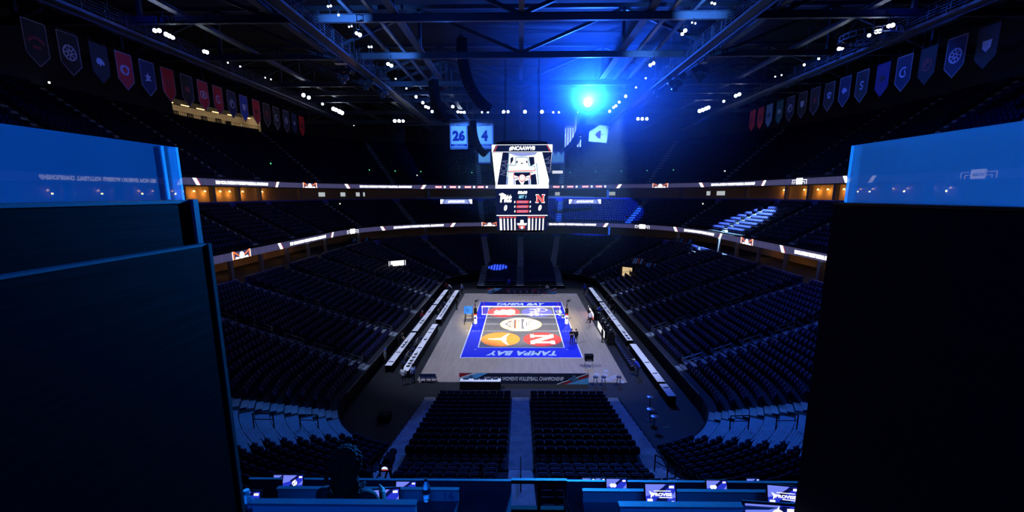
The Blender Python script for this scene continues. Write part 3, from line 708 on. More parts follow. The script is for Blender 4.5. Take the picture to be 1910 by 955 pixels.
m = MB(); ringpoly(m, (0, 0), .14, .18, frame((-.05, -.555, 1.85), (1, 0, 0), (0, 0, 1)), .006, n=16); m.build('ring_mark', M_nvy, t)

# ------------------------------------------------------------------ banners along the ends
M_bnavy = mat('navy banner', (.012, .016, .05), .6); M_bcy = mat('sky blue banner stripe', (.12, .48, .95), .6); M_bred = mat('red banner stripe', (.42, .02, .03), .6); M_bwh = mat('white banner ink', (.75, .78, .9), .6)
def endbanner(y, txt, lab, w, h, z0, cx=.2):
    t = thing('sideline_banner', lab, 'banner', (cx, y, .0))
    F = frame((0, -.04, z0+h/2), (1, 0, 0), (0, 0, 1))
    m = MB(); m.box((0, 0, z0+h/2), (w, .06, h)); m.box((-w/2+.1, .25, z0/2+h*.4), (.08, .5, z0+h*.8)); m.box((w/2-.1, .25, z0/2+h*.4), (.08, .5, z0+h*.8)); m.build('panel', M_bnavy, t)
    H = h/2
    for s, nm in ((-1, 'left'), (1, 'right')):
        m = MB()
        def P(L): return [(s*(w/2-a) if s > 0 else -w/2+a, b) for a, b in L]
        if s < 0: m.prism([(-w/2, -H), (-w/2+.45, -H), (-w/2+2.4, H), (-w/2+1.5, H), (-w/2, -H*.2)], F, .01); 
        else: m.prism([(w/2, -H), (w/2-1.9, -H), (w/2, H*.3)], F, .01)
        m.build('sky_stripe', M_bcy, t)
        m = MB()
        if s < 0: m.prism([(-w/2, H), (-w/2+.9, H), (-w/2, .0)], F, .01)
        else: m.prism([(w/2-2.3, -H), (w/2-1.9, -H), (w/2, H*.35), (w/2, H*.75)], F, .01)
        m.build('red_stripe', M_bred, t)
        m = MB()
        if s < 0: m.prism([(-w/2, -H*.1), (-w/2, .1), (-w/2+1.15, H), (-w/2+1.5, H)], F, .012)
        else: m.prism([(w/2-2.7, -H), (w/2-2.55, -H), (w/2, H*.92), (w/2-.1, H)], F, .012); 
        m.build('white_stripe', M_bwh, t)
        m = MB(); c = -w/2+1.0 if s < 0 else w/2-1.25
        m.prism([(c-.25, -.15), (c-.5, -.02), (c-.3, .08), (c-.15, .08), (c-.15, .3), (c+.15, .3), (c+.15, .08), (c+.3, .08), (c+.5, -.02), (c+.25, -.15), (c, -.3)], F, .018); m.build('trophy_mark', mat('steel blue ink', (.06, .16, .3), .6), t)
    if txt:
        m = MB(); add_text(m, txt, 6.75, .36, F, .012, bold=.02, c=(.0, -.0), shear=.12); m.build('lettering', M_bwh, t)
    return t
endbanner(-18.35, "2023 NCAA WOMEN'S VOLLEYBALL CHAMPIONSHIP", 'long navy championship banner across the near end of the court', 10.95, .95, .0)
tb = endbanner(17.9, '', 'navy sideline banner with sky blue and red corners at the far end', 11.1, .95, 0)
m = MB(); F = frame((2.0, -.05, .5), (1, 0, 0), (0, 0, 1)); m.prism([(-.35, .3), (-.2, -.3), (0, .0), (.2, -.3), (.35, .3), (.22, .3), (.16, 0), (0, .3), (-.16, 0), (-.22, .3)], F, .02); m.build('letter_mark', M_bred, tb)
m = MB(); F = frame((-2.2, -.05, .5), (1, 0, 0), (0, 0, 1)); m.prism([(-.3, -.3), (.3, -.3), (.3, .3), (-.3, .3)], F, .02); m.build('letter_mark', M_bred, tb)

# ------------------------------------------------------------------ press tables
def press_table(x, y, L, lab, grp, w=.62):
    t = thing('press_table', lab, 'table', (x, y, 0), group=grp)
    m = MB(); m.box((0, 0, .74), (w, L-.03, .03)); m.build('tabletop', M_white, t)
    m = MB()
    for s in (-1, 1): m.box((s*(w/2-.01), 0, .36), (.02, L-.03, .72))
    m.build('skirt', M_black, t); return t
runs = [('outer left', -11.95, -16.1, -6.0, 4), ('outer left', -11.95, -5.4, 7.1, 5), ('outer left', -11.95, 7.6, 17.7, 4),
        ('inner left', -10.15, -17.4, -2.5, 6), ('inner left', -10.15, -.4, 17.2, 7),
        ('right', 11.4, -22.35, -20.0, 1), ('right', 11.4, -19.6, -9.8, 4), ('right', 11.4, -8.6, 8.7, 7), ('right', 11.4, 9.5, 19.4, 4)]
cnt = {}; tabs = []
for nm, x, y0, y1, n in runs:
    for i in range(n):
        L = (y1-y0)/n; y = y0+(i+.5)*L; c = cnt[nm] = cnt.get(nm, 0)+1
        press_table(x, y, L, 'white topped press table, %s from the camera in the %s row' % (ORD[c-1], nm), 'press tables beside the court'); tabs.append((nm, x, y))
p = U(896, 709, z=.75); press_table(p.x, p.y, 3.4, 'white topped table in front of the near championship banner', None, .6).rotation_euler = (0, 0, pi/2)
p = U(1003, 536, z=1.0); press_table(p.x, p.y, 3.2, 'white topped table behind the far sideline banner', None, .6).rotation_euler = (0, 0, pi/2)
# things on the tables
def laptop_proto():
    t = thing('laptop', 'open black laptop', 'laptop', (0, 0, 0))
    m = MB(); m.box((0, 0, .01), (.34, .24, .02)); m.build('keyboard', M_black, t)
    m = MB(); m.box((0, .15, .13), (.34, .015, .23), Matrix.Rotation(radians(-15), 3, 'X')); m.build('screen', M_blackm, t); return t
lp = laptop_proto(); first = True
LP = [('inner left', -16.3), ('inner left', -15.6), ('inner left', -14.9), ('inner left', -14.0), ('inner left', -13.1), ('inner left', -8.5), ('inner left', 1.1), ('inner left', 2.0), ('inner left', 3.2), ('inner left', 4.1), ('inner left', 5.0), ('inner left', 6.4), ('inner left', 9.0), ('inner left', 12.5),
      ('outer left', -11.0), ('outer left', -10.3), ('outer left', -9.5), ('outer left', -2.1), ('outer left', -1.0), ('outer left', 3.2), ('right', -8.0), ('right', -7.0), ('right', -5.8), ('right', 2.8), ('right', 3.7), ('right', 5.4), ('right', 7.5)]
cnt = {}
for nm, y in LP:
    x = {'inner left': -10.15, 'outer left': -11.95, 'right': 11.4}[nm]; c = cnt[nm] = cnt.get(nm, 0)+1
    lab = 'small black laptop, %s from the camera on the %s press tables' % (ORD[c-1], nm)
    rz = (pi/2 if nm != 'right' else -pi/2)
    if first: lp.location = (x, y, .757); lp.rotation_euler = (0, 0, -rz); lp['label'] = lab; lp['group'] = 'laptops on the press tables'; first = False
    else: dup(lp, (x, y, .757), -rz, lab)
PAD = [('outer left', -15.2), ('outer left', -12.6), ('outer left', 10.0), ('outer left', 13.5), ('inner left', -6.0), ('inner left', -4.6), ('inner left', -11.2), ('right', -20.8), ('right', -17.8), ('right', -15.2), ('right', -3.1), ('right', -.4), ('right', 1.2), ('right', 12)]
cnt = {}
for nm, y in PAD:
    x = {'inner left': -10.15, 'outer left': -11.95, 'right': 11.4}[nm]; c = cnt[nm] = cnt.get(nm, 0)+1
    m = MB(); m.box((0, 0, .012), (.42, .12, .02)); m.box((.12, 0, .03), (.14, .10, .02)); m.build('table_microphone_box', M_black, label='flat dark box, %s from the camera on the %s press tables' % (ORD[c-1], nm), cat='box', group='flat boxes on the press tables', loc=(x, y, .757))

# folding chairs
def folding_chair(seatmat, frm, lab, grp=None):
    t = thing('folding_chair', lab, 'chair', (0, 0, 0), group=grp)
    m = MB(); m.box((0, 0, .44), (.44, .42, .04)); m.build('seat', seatmat, t)
    m = MB()
    n = 6
    for i in range(n):
        x0, x1 = -.22+.44*i/n, -.22+.44*(i+1)/n; m.box(((x0+x1)/2, -.22-.02*cos((x0+x1)*3), .72), (.44/n, .025, .28))
    m.build('backrest', seatmat, t)
    for s in (-1, 1):
        m = MB(); m.bar((s*.21, .22, 0), (s*.21, -.23, .86), .03); m.build('leg', frm, t)
        m = MB(); m.bar((s*.23, -.24, 0), (s*.23, .18, .46), .03); m.build('leg', frm, t)
    return t
M_cseat = mat('dark blue chair vinyl', (.02, .03, .10), .4)
fc = folding_chair(M_cseat, M_blackm, 'x', 'x')
CH = []
for i, px in enumerate((789, 799, 809)): CH.append((U(px, 713, z=.04), 0, 'blue folding chair, %s from the left on the near left floor corner' % ORD[i], 'folding chairs at the near left corner'))
for i, px in enumerate((870, 889, 900, 912, 924)): CH.append((U(px, 722, z=0), 0, 'dark folding chair, %s from the left behind the near banner table' % ORD[i], 'folding chairs behind the near banner table'))
for i in range(6): CH.append((Vector((-3.2+i*.95+1.3, 16.9, .04)), pi*0, 'dark folding chair, %s from the left in front of the far banner' % ORD[i], 'folding chairs before the far banner'))
for i in range(14): CH.append((Vector((10.15, -15.2+i*.62, .0)), pi/2, 'dark folding chair, %s from the camera between the court and right press tables' % ORD[i], 'folding chairs on the right side of the court'))
for i in range(10): CH.append((Vector((10.3, 9.0+i*.75, .0)), pi/2, 'dark folding chair, %s from the camera at the far right sideline' % ORD[i], 'folding chairs on the far right side'))
for i in range(12): CH.append((Vector((-11.0, -14.5+i*1.3 if i < 7 else -2.5+i*1.2, 0)), -pi/2, 'dark folding chair, %s from the camera between the left press rows' % ORD[i], 'folding chairs between the left press rows'))
for i, (p, rz, lab, g) in enumerate(CH):
    if i == 0: fc.location = p; fc.rotation_euler = (0, 0, rz); fc['label'] = lab; fc['group'] = g
    else: dup(fc, p, rz, lab, g)
# stools
for i, px in enumerate((1109, 1124, 1152)):
    p = U(px, 716, z=.0); t = thing('bar_stool', 'round topped bar stool, %s from the left at the near right floor corner' % ORD[i], 'stool', (p.x, p.y-.35, 0), group='bar stools at the near right corner')
    m = MB(); m.lathe([(.2, .72), (.22, .76), (.2, .8), (.0, .81)], n=16); m.build('seat', mat('dark vinyl', (.03, .035, .06), .4), t)
    for s in range(4):
        a = pi/4+s*pi/2; m = MB(); m.bar((.23*cos(a), .23*sin(a), 0), (.15*cos(a), .15*sin(a), .73), .03); m.build('leg', M_rail, t)
    m = MB(); ringpoly(m, (0, 0), .17, .2, Matrix.Translation((0, 0, .3)), .02, n=12); m.build('foot_ring', M_rail, t)
# black seat trolley on the deck
p = U(1099, 688, z=.04); t = thing('equipment_cart', 'black box shaped cart on thin legs beside the near right court corner', 'cart', (p.x, p.y+.35, .04))
m = MB(); m.box((0, 0, .95), (.75, .6, .5)); m.box((0, -.02, 1.22), (.8, .64, .05)); m.build('box', M_black, t)
m = MB(); m.box((0, -.31, .82), (.5, .02, .06)); m.build('drawer_slot', M_rail, t)
for x, y in ((-.34, -.26), (.34, -.26), (-.34, .26), (.34, .26)):
    m = MB(); m.bar((x, y, 0), (x, y, .72), .03); m.cyl((x, y-.02, .04), (x, y+.02, .04), .04); m.build('leg', M_rail, t)
# LED scorer boards
def ledboard(y0, y1, lab, style):
    t = thing('courtside_led_board', lab, 'display', (9.25, (y0+y1)/2, 0)); L = y1-y0
    m = MB(); m.box((.06, 0, .45), (.10, L, .9)); m.box((.3, 0, .2), (.5, L*.9, .06)); m.build('cabinet', M_black, t)
    F = frame((-.0, 0, .45), (0, -1, 0), (0, 0, 1))
    m = MB(); m.prism([(-L/2+.08, -.38), (L/2-.08, -.38), (L/2-.08, .38), (-L/2+.08, .38)], F, .01); m.build('screen', emis('courtside screen', (1, .97, .95), 1.5, True), t)
    m = MB()
    if style: m.prism([(-L/2+.08, -.38), (L/2-.08, -.38), (L/2-.08, -.1), (-L/2+.08, -.3)], F, .014)
    else: m.prism([(-L/2+.08, .0), (L/2-.08, .0), (L/2-.08, .05), (-L/2+.08, .05)], F, .014)
    m.build('graphic', M_ledR if style else M_navy, t); return t
ledboard(1.9, 6.6, 'bright white and red courtside display board beside the right sideline', 1)
ledboard(-5.9, -1.2, 'bright white courtside display board nearer the camera on the right sideline', 0)
lamp('board_glow', 'AREA', (9.1, 4.2, .5), (1, .25, .2), 16, (5, 4.2, 0), shape='RECTANGLE', size=4.2, size_y=.5)
# scorer's equipment behind the boards
for i, (x, y, h) in enumerate([(9.9, 5.6, .8), (9.9, 4.4, .95), (9.9, 3.0, .8), (9.95, 0.2, .8), (9.9, -1.6, .85), (9.95, -3.2, .9), (9.95, -4.6, .8)]):
    t = thing('monitor_desk', 'dark monitor on a black desk, %s from the camera behind the courtside displays' % ORD[6-i], 'desk', (x, y, 0), group='monitor desks behind the courtside displays')
    m = MB(); m.box((0, 0, h-.03), (.5, 1.1, .04)); m.box((.2, 0, (h-.05)/2), (.03, 1.0, h-.05)); m.box((-.2, 0, (h-.05)/2), (.03, 1.0, h-.05)); m.build('desk', M_black, t)
    m = MB(); m.box((0, .1, h+.2), (.03, .5, .3)); m.box((0, .1, h+.03), (.05, .05, .1)); m.box((0, .1, h), (.15, .2, .02)); m.build('monitor', M_blackm, t)
    m = MB(); m.box((.1, -.3, h+.0), (.15, .2, .01)); m.build('paper', M_white, t)
p = U(1130, 648, z=0); t = thing('camera_cart', 'tall black draped camera cart at the near end of the right display boards', 'cart', (9.6, -7.6, 0))
m = MB(); m.box((0, 0, .55), (.7, .9, 1.1)); m.build('drape', M_black, t)
m = MB(); m.box((0, 0, 1.25), (.5, .5, .3)); m.cyl((-.2, .1, 1.3), (-.5, .2, 1.3), .07); m.build('camera', M_blackm, t)

# big dark bag of cables / bin beside the stands (bottom left monitor wedge)
p = U(718, 783, z=.0); m = MB(); m.box((0, 0, .25), (.9, .6, .5), Matrix.Rotation(.3, 3, 'X')); m.box((0, -.05, .46), (.5, .3, .04)); m.build('floor_monitor', M_blackm, label='dark wedge floor monitor on the rubber floor left of the near risers', cat='speaker', loc=(p.x, p.y, .02))
for i, (px, py) in enumerate([(1212, 760), (1220, 798), (1212, 784)]):
    p = U(px, py, z=.0); t = thing('tripod_light', 'small round topped stand on the floor right of the near risers, %s' % ('farthest', 'nearest', 'middle')[i], 'stand', (p.x, p.y, 0), group='stands right of the near risers')
    m = MB(); m.lathe([(.25, 0), (.25, .03), (.03, .05), (.03, .8)], n=12); m.build('base', M_blackm, t)
    m = MB(); m.lathe([(.02, .8), (.24, .84), (.26, .87), (.1, .9)], n=14); m.build('top', M_rail, t)
# green tape strip on the floor
p = U(1243, 797, z=0); m = MB(); m.box((0, 0, .01), (.5, .08, .01), Matrix.Rotation(.4, 3, 'Z')); m.build('green_tape', mat('green tape', (.05, .5, .15), .6), label='short green tape strip on the floor right of the near risers', cat='tape', loc=(p.x, p.y, .0))

# ------------------------------------------------------------------ ribbon boards
def sfind(d, z, px, lo, hi):
    best = None
    for i in range(2600):
        u = lo+(hi-lo)*i/2599; p, n = ring(d, u); X, Y, D = PX((p.x, p.y, z))
        if D > 0 and (best is None or abs(X-px) < best[0]): best = (abs(X-px), u)
    return best[1]
def arclen_table(d):
    us = np.linspace(U0, 98.4, 4000); P = np.array([ring(d, u)[0][:2] for u in us]); s = np.concatenate([[0], np.cumsum(np.hypot(*(P[1:]-P[:-1]).T))])
    return us, s
def ribbon(name, d, z, h, label, items):
    us, ss = arclen_table(d)
    t = thing(name, label, 'ribbon board', (0, 0, 0))
    S_ = lambda u: float(np.interp(u, us, ss)); Uof = lambda s: float(np.interp(s, ss, us))
    m = MB(); sweep(m, [(d, z-h/2), (d, z+h/2), (d+.18, z+h/2), (d+.18, z-h/2)], usamples(*CUT, .4, 4), close=True); m.build('panel', M_led, t)
    m = MB()                                             # faint grid of the LED cabinets
    s = 0
    while s < ss[-1]:
        p, n = ring(d-.006, Uof(s)); m.box((p.x, p.y, z), (.035, .035, h)); s += 1.6
    sweep(m, [(d-.008, z-.012), (d-.008, z+.012), (d-.004, z+.012), (d-.004, z-.012)], usamples(*CUT, .4, 4), close=True)
    m.build('cabinet_seams', emis('led seam', lin((80, 78, 118)), 1), t)
    def warp(s0, off):
        def w(P):
            p, n = ring(d-.012-P[2]*.0-off, Uof(s0+P[0])); return Vector((p.x, p.y, z+P[1]))-n*P[2]
        return w
    wl = {}
    def poly(mb, pts, s0, off=.0, th=.006):
        w = warp(s0, off); n = len(pts); vs = [w((a, b, zz)) for zz in (0, th) for a, b in pts]
        mb.add(vs, [tuple(range(n)), tuple(range(n, 2*n))[::-1]]+[(i, (i+1) % n, n+(i+1) % n, n+i) for i in range(n)])
    def put():
        nm = {'text': 'lettering', '\\': 'slash', '/': 'slash', 'ball': 'ball_emblem', 'bracket': 'bracket_emblem', 'stat': 'statistic'}
        if not wl: return
        root = None
        for c, mt in (('W', M_ledW), ('R', M_ledR), ('O', M_ledO), ('S', emis('led grey letters', lin((130, 150, 190)), 1))):
            if wl[c].v:
                o = wl[c].build(nm[wl['k']] if root is None else {'R': 'red_line', 'O': 'orange_bars', 'S': 'emblem_lettering'}[c], mt, root or t); root = root or o
    for it in items+[('end', 0)]:
        put(); k, pa = it[0], it[1]
        if k == 'end': break
        wl = {'W': MB(), 'R': MB(), 'O': MB(), 'S': MB(), 'k': k}
        px = pa if isinstance(pa, (int, float)) else None
        lo, hi = (U0, 37.7) if (px if px is not None else pa[0]) < 972 else (37.7, 98.4)
        if k == 'text':
            ua, ub = (sfind(d, z, q, lo, hi) if q is not None else None for q in pa); sa, sb = S_(ua), S_(ub)
            m = wl['W']; L = sb-sa; w = warp((sa+sb)/2, 0)
            v, f = text_geo(it[2], bold=.07, spacing=1.05); m.add([w((p[0]*L, p[1]*h*.56, p[2]*.006)) for p in v], [g[::-1] for g in f])
        elif k == 's':                                   # text at arc position
            pass
        elif k in ('\\', '/'):
            s = S_(sfind(d, z, px, lo, hi)); q = 1 if k == '/' else -1; ww = h*.8
            poly(wl['W'], [(-ww/2-q*h*.35, -h/2), (ww/2-q*h*.35, -h/2), (ww/2+q*h*.35, h/2), (-ww/2+q*h*.35, h/2)], s)
            o = ww/2+.08; poly(wl['R'], [(o-q*h*.35, -h/2), (o+.09-q*h*.35, -h/2), (o+.09+q*h*.35, h/2), (o+q*h*.35, h/2)], s) if q < 0 else poly(wl['R'], [(-o-.09-q*h*.35, -h/2), (-o-q*h*.35, -h/2), (-o+q*h*.35, h/2), (-o-.09+q*h*.35, h/2)], s)
        elif k == 'ball':
            s = S_(sfind(d, z, px, lo, hi)); H = h*.5; a = h*1.0
            poly(wl['W'], [(a*.6*cos(q), -H*.35+H*1.25*max(sin(q), -.5)) for q in [i*2*pi/16 for i in range(16)]], s)
            for g in (-1, 1):
                def G(L): return [(g*x*a, y*H) for x, y in (L if g > 0 else L[::-1])]
                poly(wl['O'], G([(.65, -.25), (1.75, .75), (1.75, 1.25), (.65, .15)]), s, .0)
                poly(wl['O'], G([(1.75, -.95), (2.0, -.95), (2.0, 1.25), (1.75, 1.25)]), s, .001)
                poly(wl['W'], G([(.65, -.95), (1.65, -.95), (1.3, -.35), (.65, -.6)]), s, .0)
                poly(wl['W'], G([(2.05, -1), (2.15, -1), (2.15, 1.2), (2.05, 1.2)]), s, .0)
        elif k == 'bracket':
            s = S_(sfind(d, z, px, lo, hi)); H = h*.5; a = h*1.0
            poly(wl['W'], [(-a*.9, -H*.95), (a*.9, -H*.95), (a*.9, H*1.15), (-a*.9, H*1.15)], s)
            w = warp(s, .012); v, f = text_geo('NCAA', bold=.03); wl['S'].add([w((p[0]*a*1.3, p[1]*h*.35, p[2]*.006)) for p in v], [g[::-1] for g in f])
            for g in (-1, 1):
                for x0, x1, y0, y1 in ((.9, 2.1, .45, .6), (2.0, 2.1, -.9, .6), (.9, 1.6, -.2, -.05), (1.5, 1.6, -.9, -.05)):
                    L = [(g*x0*a, y0*H), (g*x1*a, y0*H), (g*x1*a, y1*H), (g*x0*a, y1*H)]; poly(wl['W'], L if g > 0 else L[::-1], s)
        elif k == 'stat':
            s = S_(sfind(d, z, px, lo, hi)); w = warp(s, .012); poly(wl['R'], [(-.8, -h*.3), (.8, -h*.3), (.8, h*.3), (-.8, h*.3)], s)
            v, f = text_geo(it[2], bold=.03); wl['W'].add([w((p[0]*1.4, p[1]*h*.35, p[2]*.006)) for p in v], [g[::-1] for g in f])
            w = warp(s+1.5, 0); v, f = text_geo('0', bold=.04); wl['W'].add([w((p[0]*.5, p[1]*h*.6, p[2]*.006)) for p in v], [g[::-1] for g in f])
    return t
T1 = "2023 NCAA DIVISION I WOMEN'S VOLLEYBALL CHAMPIONSHIP"
ribbon('upper_ribbon_board', 27.8, 17.5, .86, 'long glowing ribbon board along the front of the upper tier', [
    ('bracket', 190), ('\\', 366), ('text', (402, 500), T1), ('/', 517), ('ball', 578), ('\\', 648), ('text', (671, 768), T1), ('/', 790),
    ('stat', 818, 'KILLS'), ('stat', 845, 'DIGS'), ('stat', 873, 'BLOCKS'), ('stat', 897, 'ACES'),
    ('stat', 1038, 'KILLS'), ('stat', 1064, 'DIGS'), ('stat', 1092, 'BLOCKS'), ('stat', 1117, 'ACES'), ('/', 1155), ('ball', 1232), ('\\', 1308), ('text', (1327, 1408), T1), ('/', 1425), ('bracket', 1491), ('\\', 1578), ('text', (1622, 1840), T1)])
ribbon('lower_ribbon_board', 18.6, 9.15, .82, 'long glowing ribbon board along the front of the club tier', [
    ('text', (300, 395), T1), ('ball', 451), ('\\', 523), ('text', (541, 608), T1), ('/', 620), ('bracket', 658), ('\\', 714), ('text', (734, 828), T1), ('/', 845), ('ball', 913),
    ('text', (1024, 1112), T1), ('/', 1130), ('bracket', 1198), ('\\', 1260), ('text', (1276, 1332), T1), ('/', 1344), ('ball', 1393), ('\\', 1459), ('text', (1482, 1560), T1)])
# small video boards hung under the upper tier
def tvboard(x, y, z, w, h, txt, lab, cm=None, name='video_board'):
    t = thing(name, lab, 'screen', (x, y, z))
    m = MB(); m.box((0, .08, 0), (w+.1, .14, h+.1)); m.bar((-w*.35, .1, h/2), (-w*.35, .1, h/2+1.2), .06); m.bar((w*.35, .1, h/2), (w*.35, .1, h/2+1.2), .06); m.build('cabinet', M_black, t)
    F = frame((0, -.0, 0), (1, 0, 0), (0, 0, 1))
    m = MB(); m.prism([(-w/2, -h/2), (w/2, -h/2), (w/2, h/2), (-w/2, h/2)], F, .01); m.build('screen', cm or M_lav, t)
    if not txt: return t
    m = MB(); add_text(m, txt, w*.52, h*.55, F, .01, z0=.01, bold=.05, shear=.2); m.build('lettering', M_ledW, t)
    for s in (-1, 1):
        m = MB(); m.prism([(s*w*.5, -h/2), (s*w*.5, h/2), (s*w*.40, h/2), (s*w*.46, -h/2)], F, .008, z0=.01); m.build('white_corner', M_ledW, t)
        m = MB(); stroke(m, (s*w*.40, -h/2), (s*w*.34, h/2), w*.015, F, .008, z0=.01); m.build('slanted_line', M_navy, t)
    return t
p = U(851, 376, y=50); tvboard(p.x, p.y, p.z, 7.1, .95, '#NCAAWVB', 'pale hanging video board left of the scoreboard below the upper ribbon')
p = U(1091, 376, y=50); tvboard(p.x, p.y, p.z, 7.1, .95, '#NCAAWVB', 'pale hanging video board right of the scoreboard below the upper ribbon')
p = U(1040, 321, y=60); tvboard(p.x, p.y, p.z, 2.5, .7, '', 'small white lit sign right of the scoreboard above the ribbon', M_ledW1, 'lit_sign')
for px, py, d, w, lab in ((741, 491, 16, 1.7, 'left'),):
    p = U(px, py, D=77); t = thing('corner_screen', 'small tilted white screen above the far left corner of the lower seats', 'screen', (p.x, p.y, p.z), radians(35))
    m = MB(); m.box((0, .06, 0), (3.0, .1, 1.0)); m.bar((0, .1, -.5), (0, .1, -2.0), .1); m.build('cabinet', M_black, t)
    m = MB(); m.box((0, 0, 0), (2.9, .02, .85)); m.build('screen', M_ledW1, t)
    m = MB(); m.box((-1.25, -.015, 0), (.2, .01, .85)); m.box((1.25, -.015, 0), (.2, .01, .85)); m.build('graphics', M_led, t)

# ------------------------------------------------------------------ centre-hung scoreboard
sb = thing('scoreboard', 'large centre-hung scoreboard with lit screens over the court', 'scoreboard', (.1, 0, 0))
def frust(m, h0, z0, h1, z1):
    vs = [(sx*h, sy*h, z) for h, z in ((h0, z0), (h1, z1)) for sx, sy in ((-1, -1), (1, -1), (1, 1), (-1, 1))]
    m.add(vs, [(3, 2, 1, 0), (4, 5, 6, 7), (0, 1, 5, 4), (1, 2, 6, 5), (2, 3, 7, 6), (3, 0, 4, 7)])
m = MB(); frust(m, 2.80, 11.75, 2.86, 13.42); frust(m, 2.84, 13.48, 2.92, 16.45); frust(m, 2.90, 16.80, 3.24, 20.22); frust(m, 3.27, 20.26, 3.27, 21.05)
m.box((0, 0, 11.65), (4.6, 4.6, .2)); m.box((0, 0, 21.2), (5.5, 5.5, .3)); m.build('cabinet', M_black, sb)
m = MB()
for x, y in ((-2, -2), (2, -2), (-2, 2), (2, 2)): m.bar((x, y, 21.2), (x*.9, y*.9, 30), .06)
m.bar((-2.5, 0, 21.6), (2.5, 0, 21.6), .15); m.bar((0, -2.5, 21.6), (0, 2.5, 21.6), .15); m.build('hanging_cables', M_blackm, sb)
m = MB()
for q in range(18):
    a, b = q/18*2*pi, (q+1)/18*2*pi; m.bar((3.0*cos(a), 3.0*sin(a), 21.5), (3.0*cos(b), 3.0*sin(b), 21.5), .09)
m.build('truss_ring', M_steel, sb)
def face(k):
    """rotation for face k (0 = towards the camera)"""
    return Matrix.Rotation(k*pi/2, 4, 'Z')
def facemap(k, h0, z0, h1, z1):
    """(u in -1..1, v in 0..1, t) -> point on a leaning face"""
    Rk = face(k)
    def w(P):
        u, v, t = P; h = h0+(h1-h0)*v; return Rk @ Vector((u*h, -h-.01-t, z0+(z1-z0)*v))
    return w
def fpoly(m, w, pts, off=0, th=.004):
    n = len(pts); vs = [w((a, b, zz)) for zz in (off, off+th) for a, b in pts]; m.add(vs, [tuple(range(n))[::-1], tuple(range(n, 2*n))]+[(i, (i+1) % n, n+(i+1) % n, n+i) for i in range(n)])
def ftext(m, w, txt, c, sz, off=.01, **k):
    v, f = text_geo(txt, **k); m.add([w((c[0]+p[0]*sz[0], c[1]+p[1]*sz[1], off+p[2]*.004)) for p in v], f)
def zp(L):                                               # main picture traced in a 796x955 grid
    out = []
    for x, y in L:
        v = 1-(y-128)/312; xl = 107+(90-107)*v; xr = 662+(688-662)*v; out.append(((x-xl)/(xr-xl)*2-1, v))
    return out
M_outl = emis('screen outline blue', lin((95, 105, 150)), 1); M_ledWs = emis('screen white', (1, 1, 1), 1.6, False)
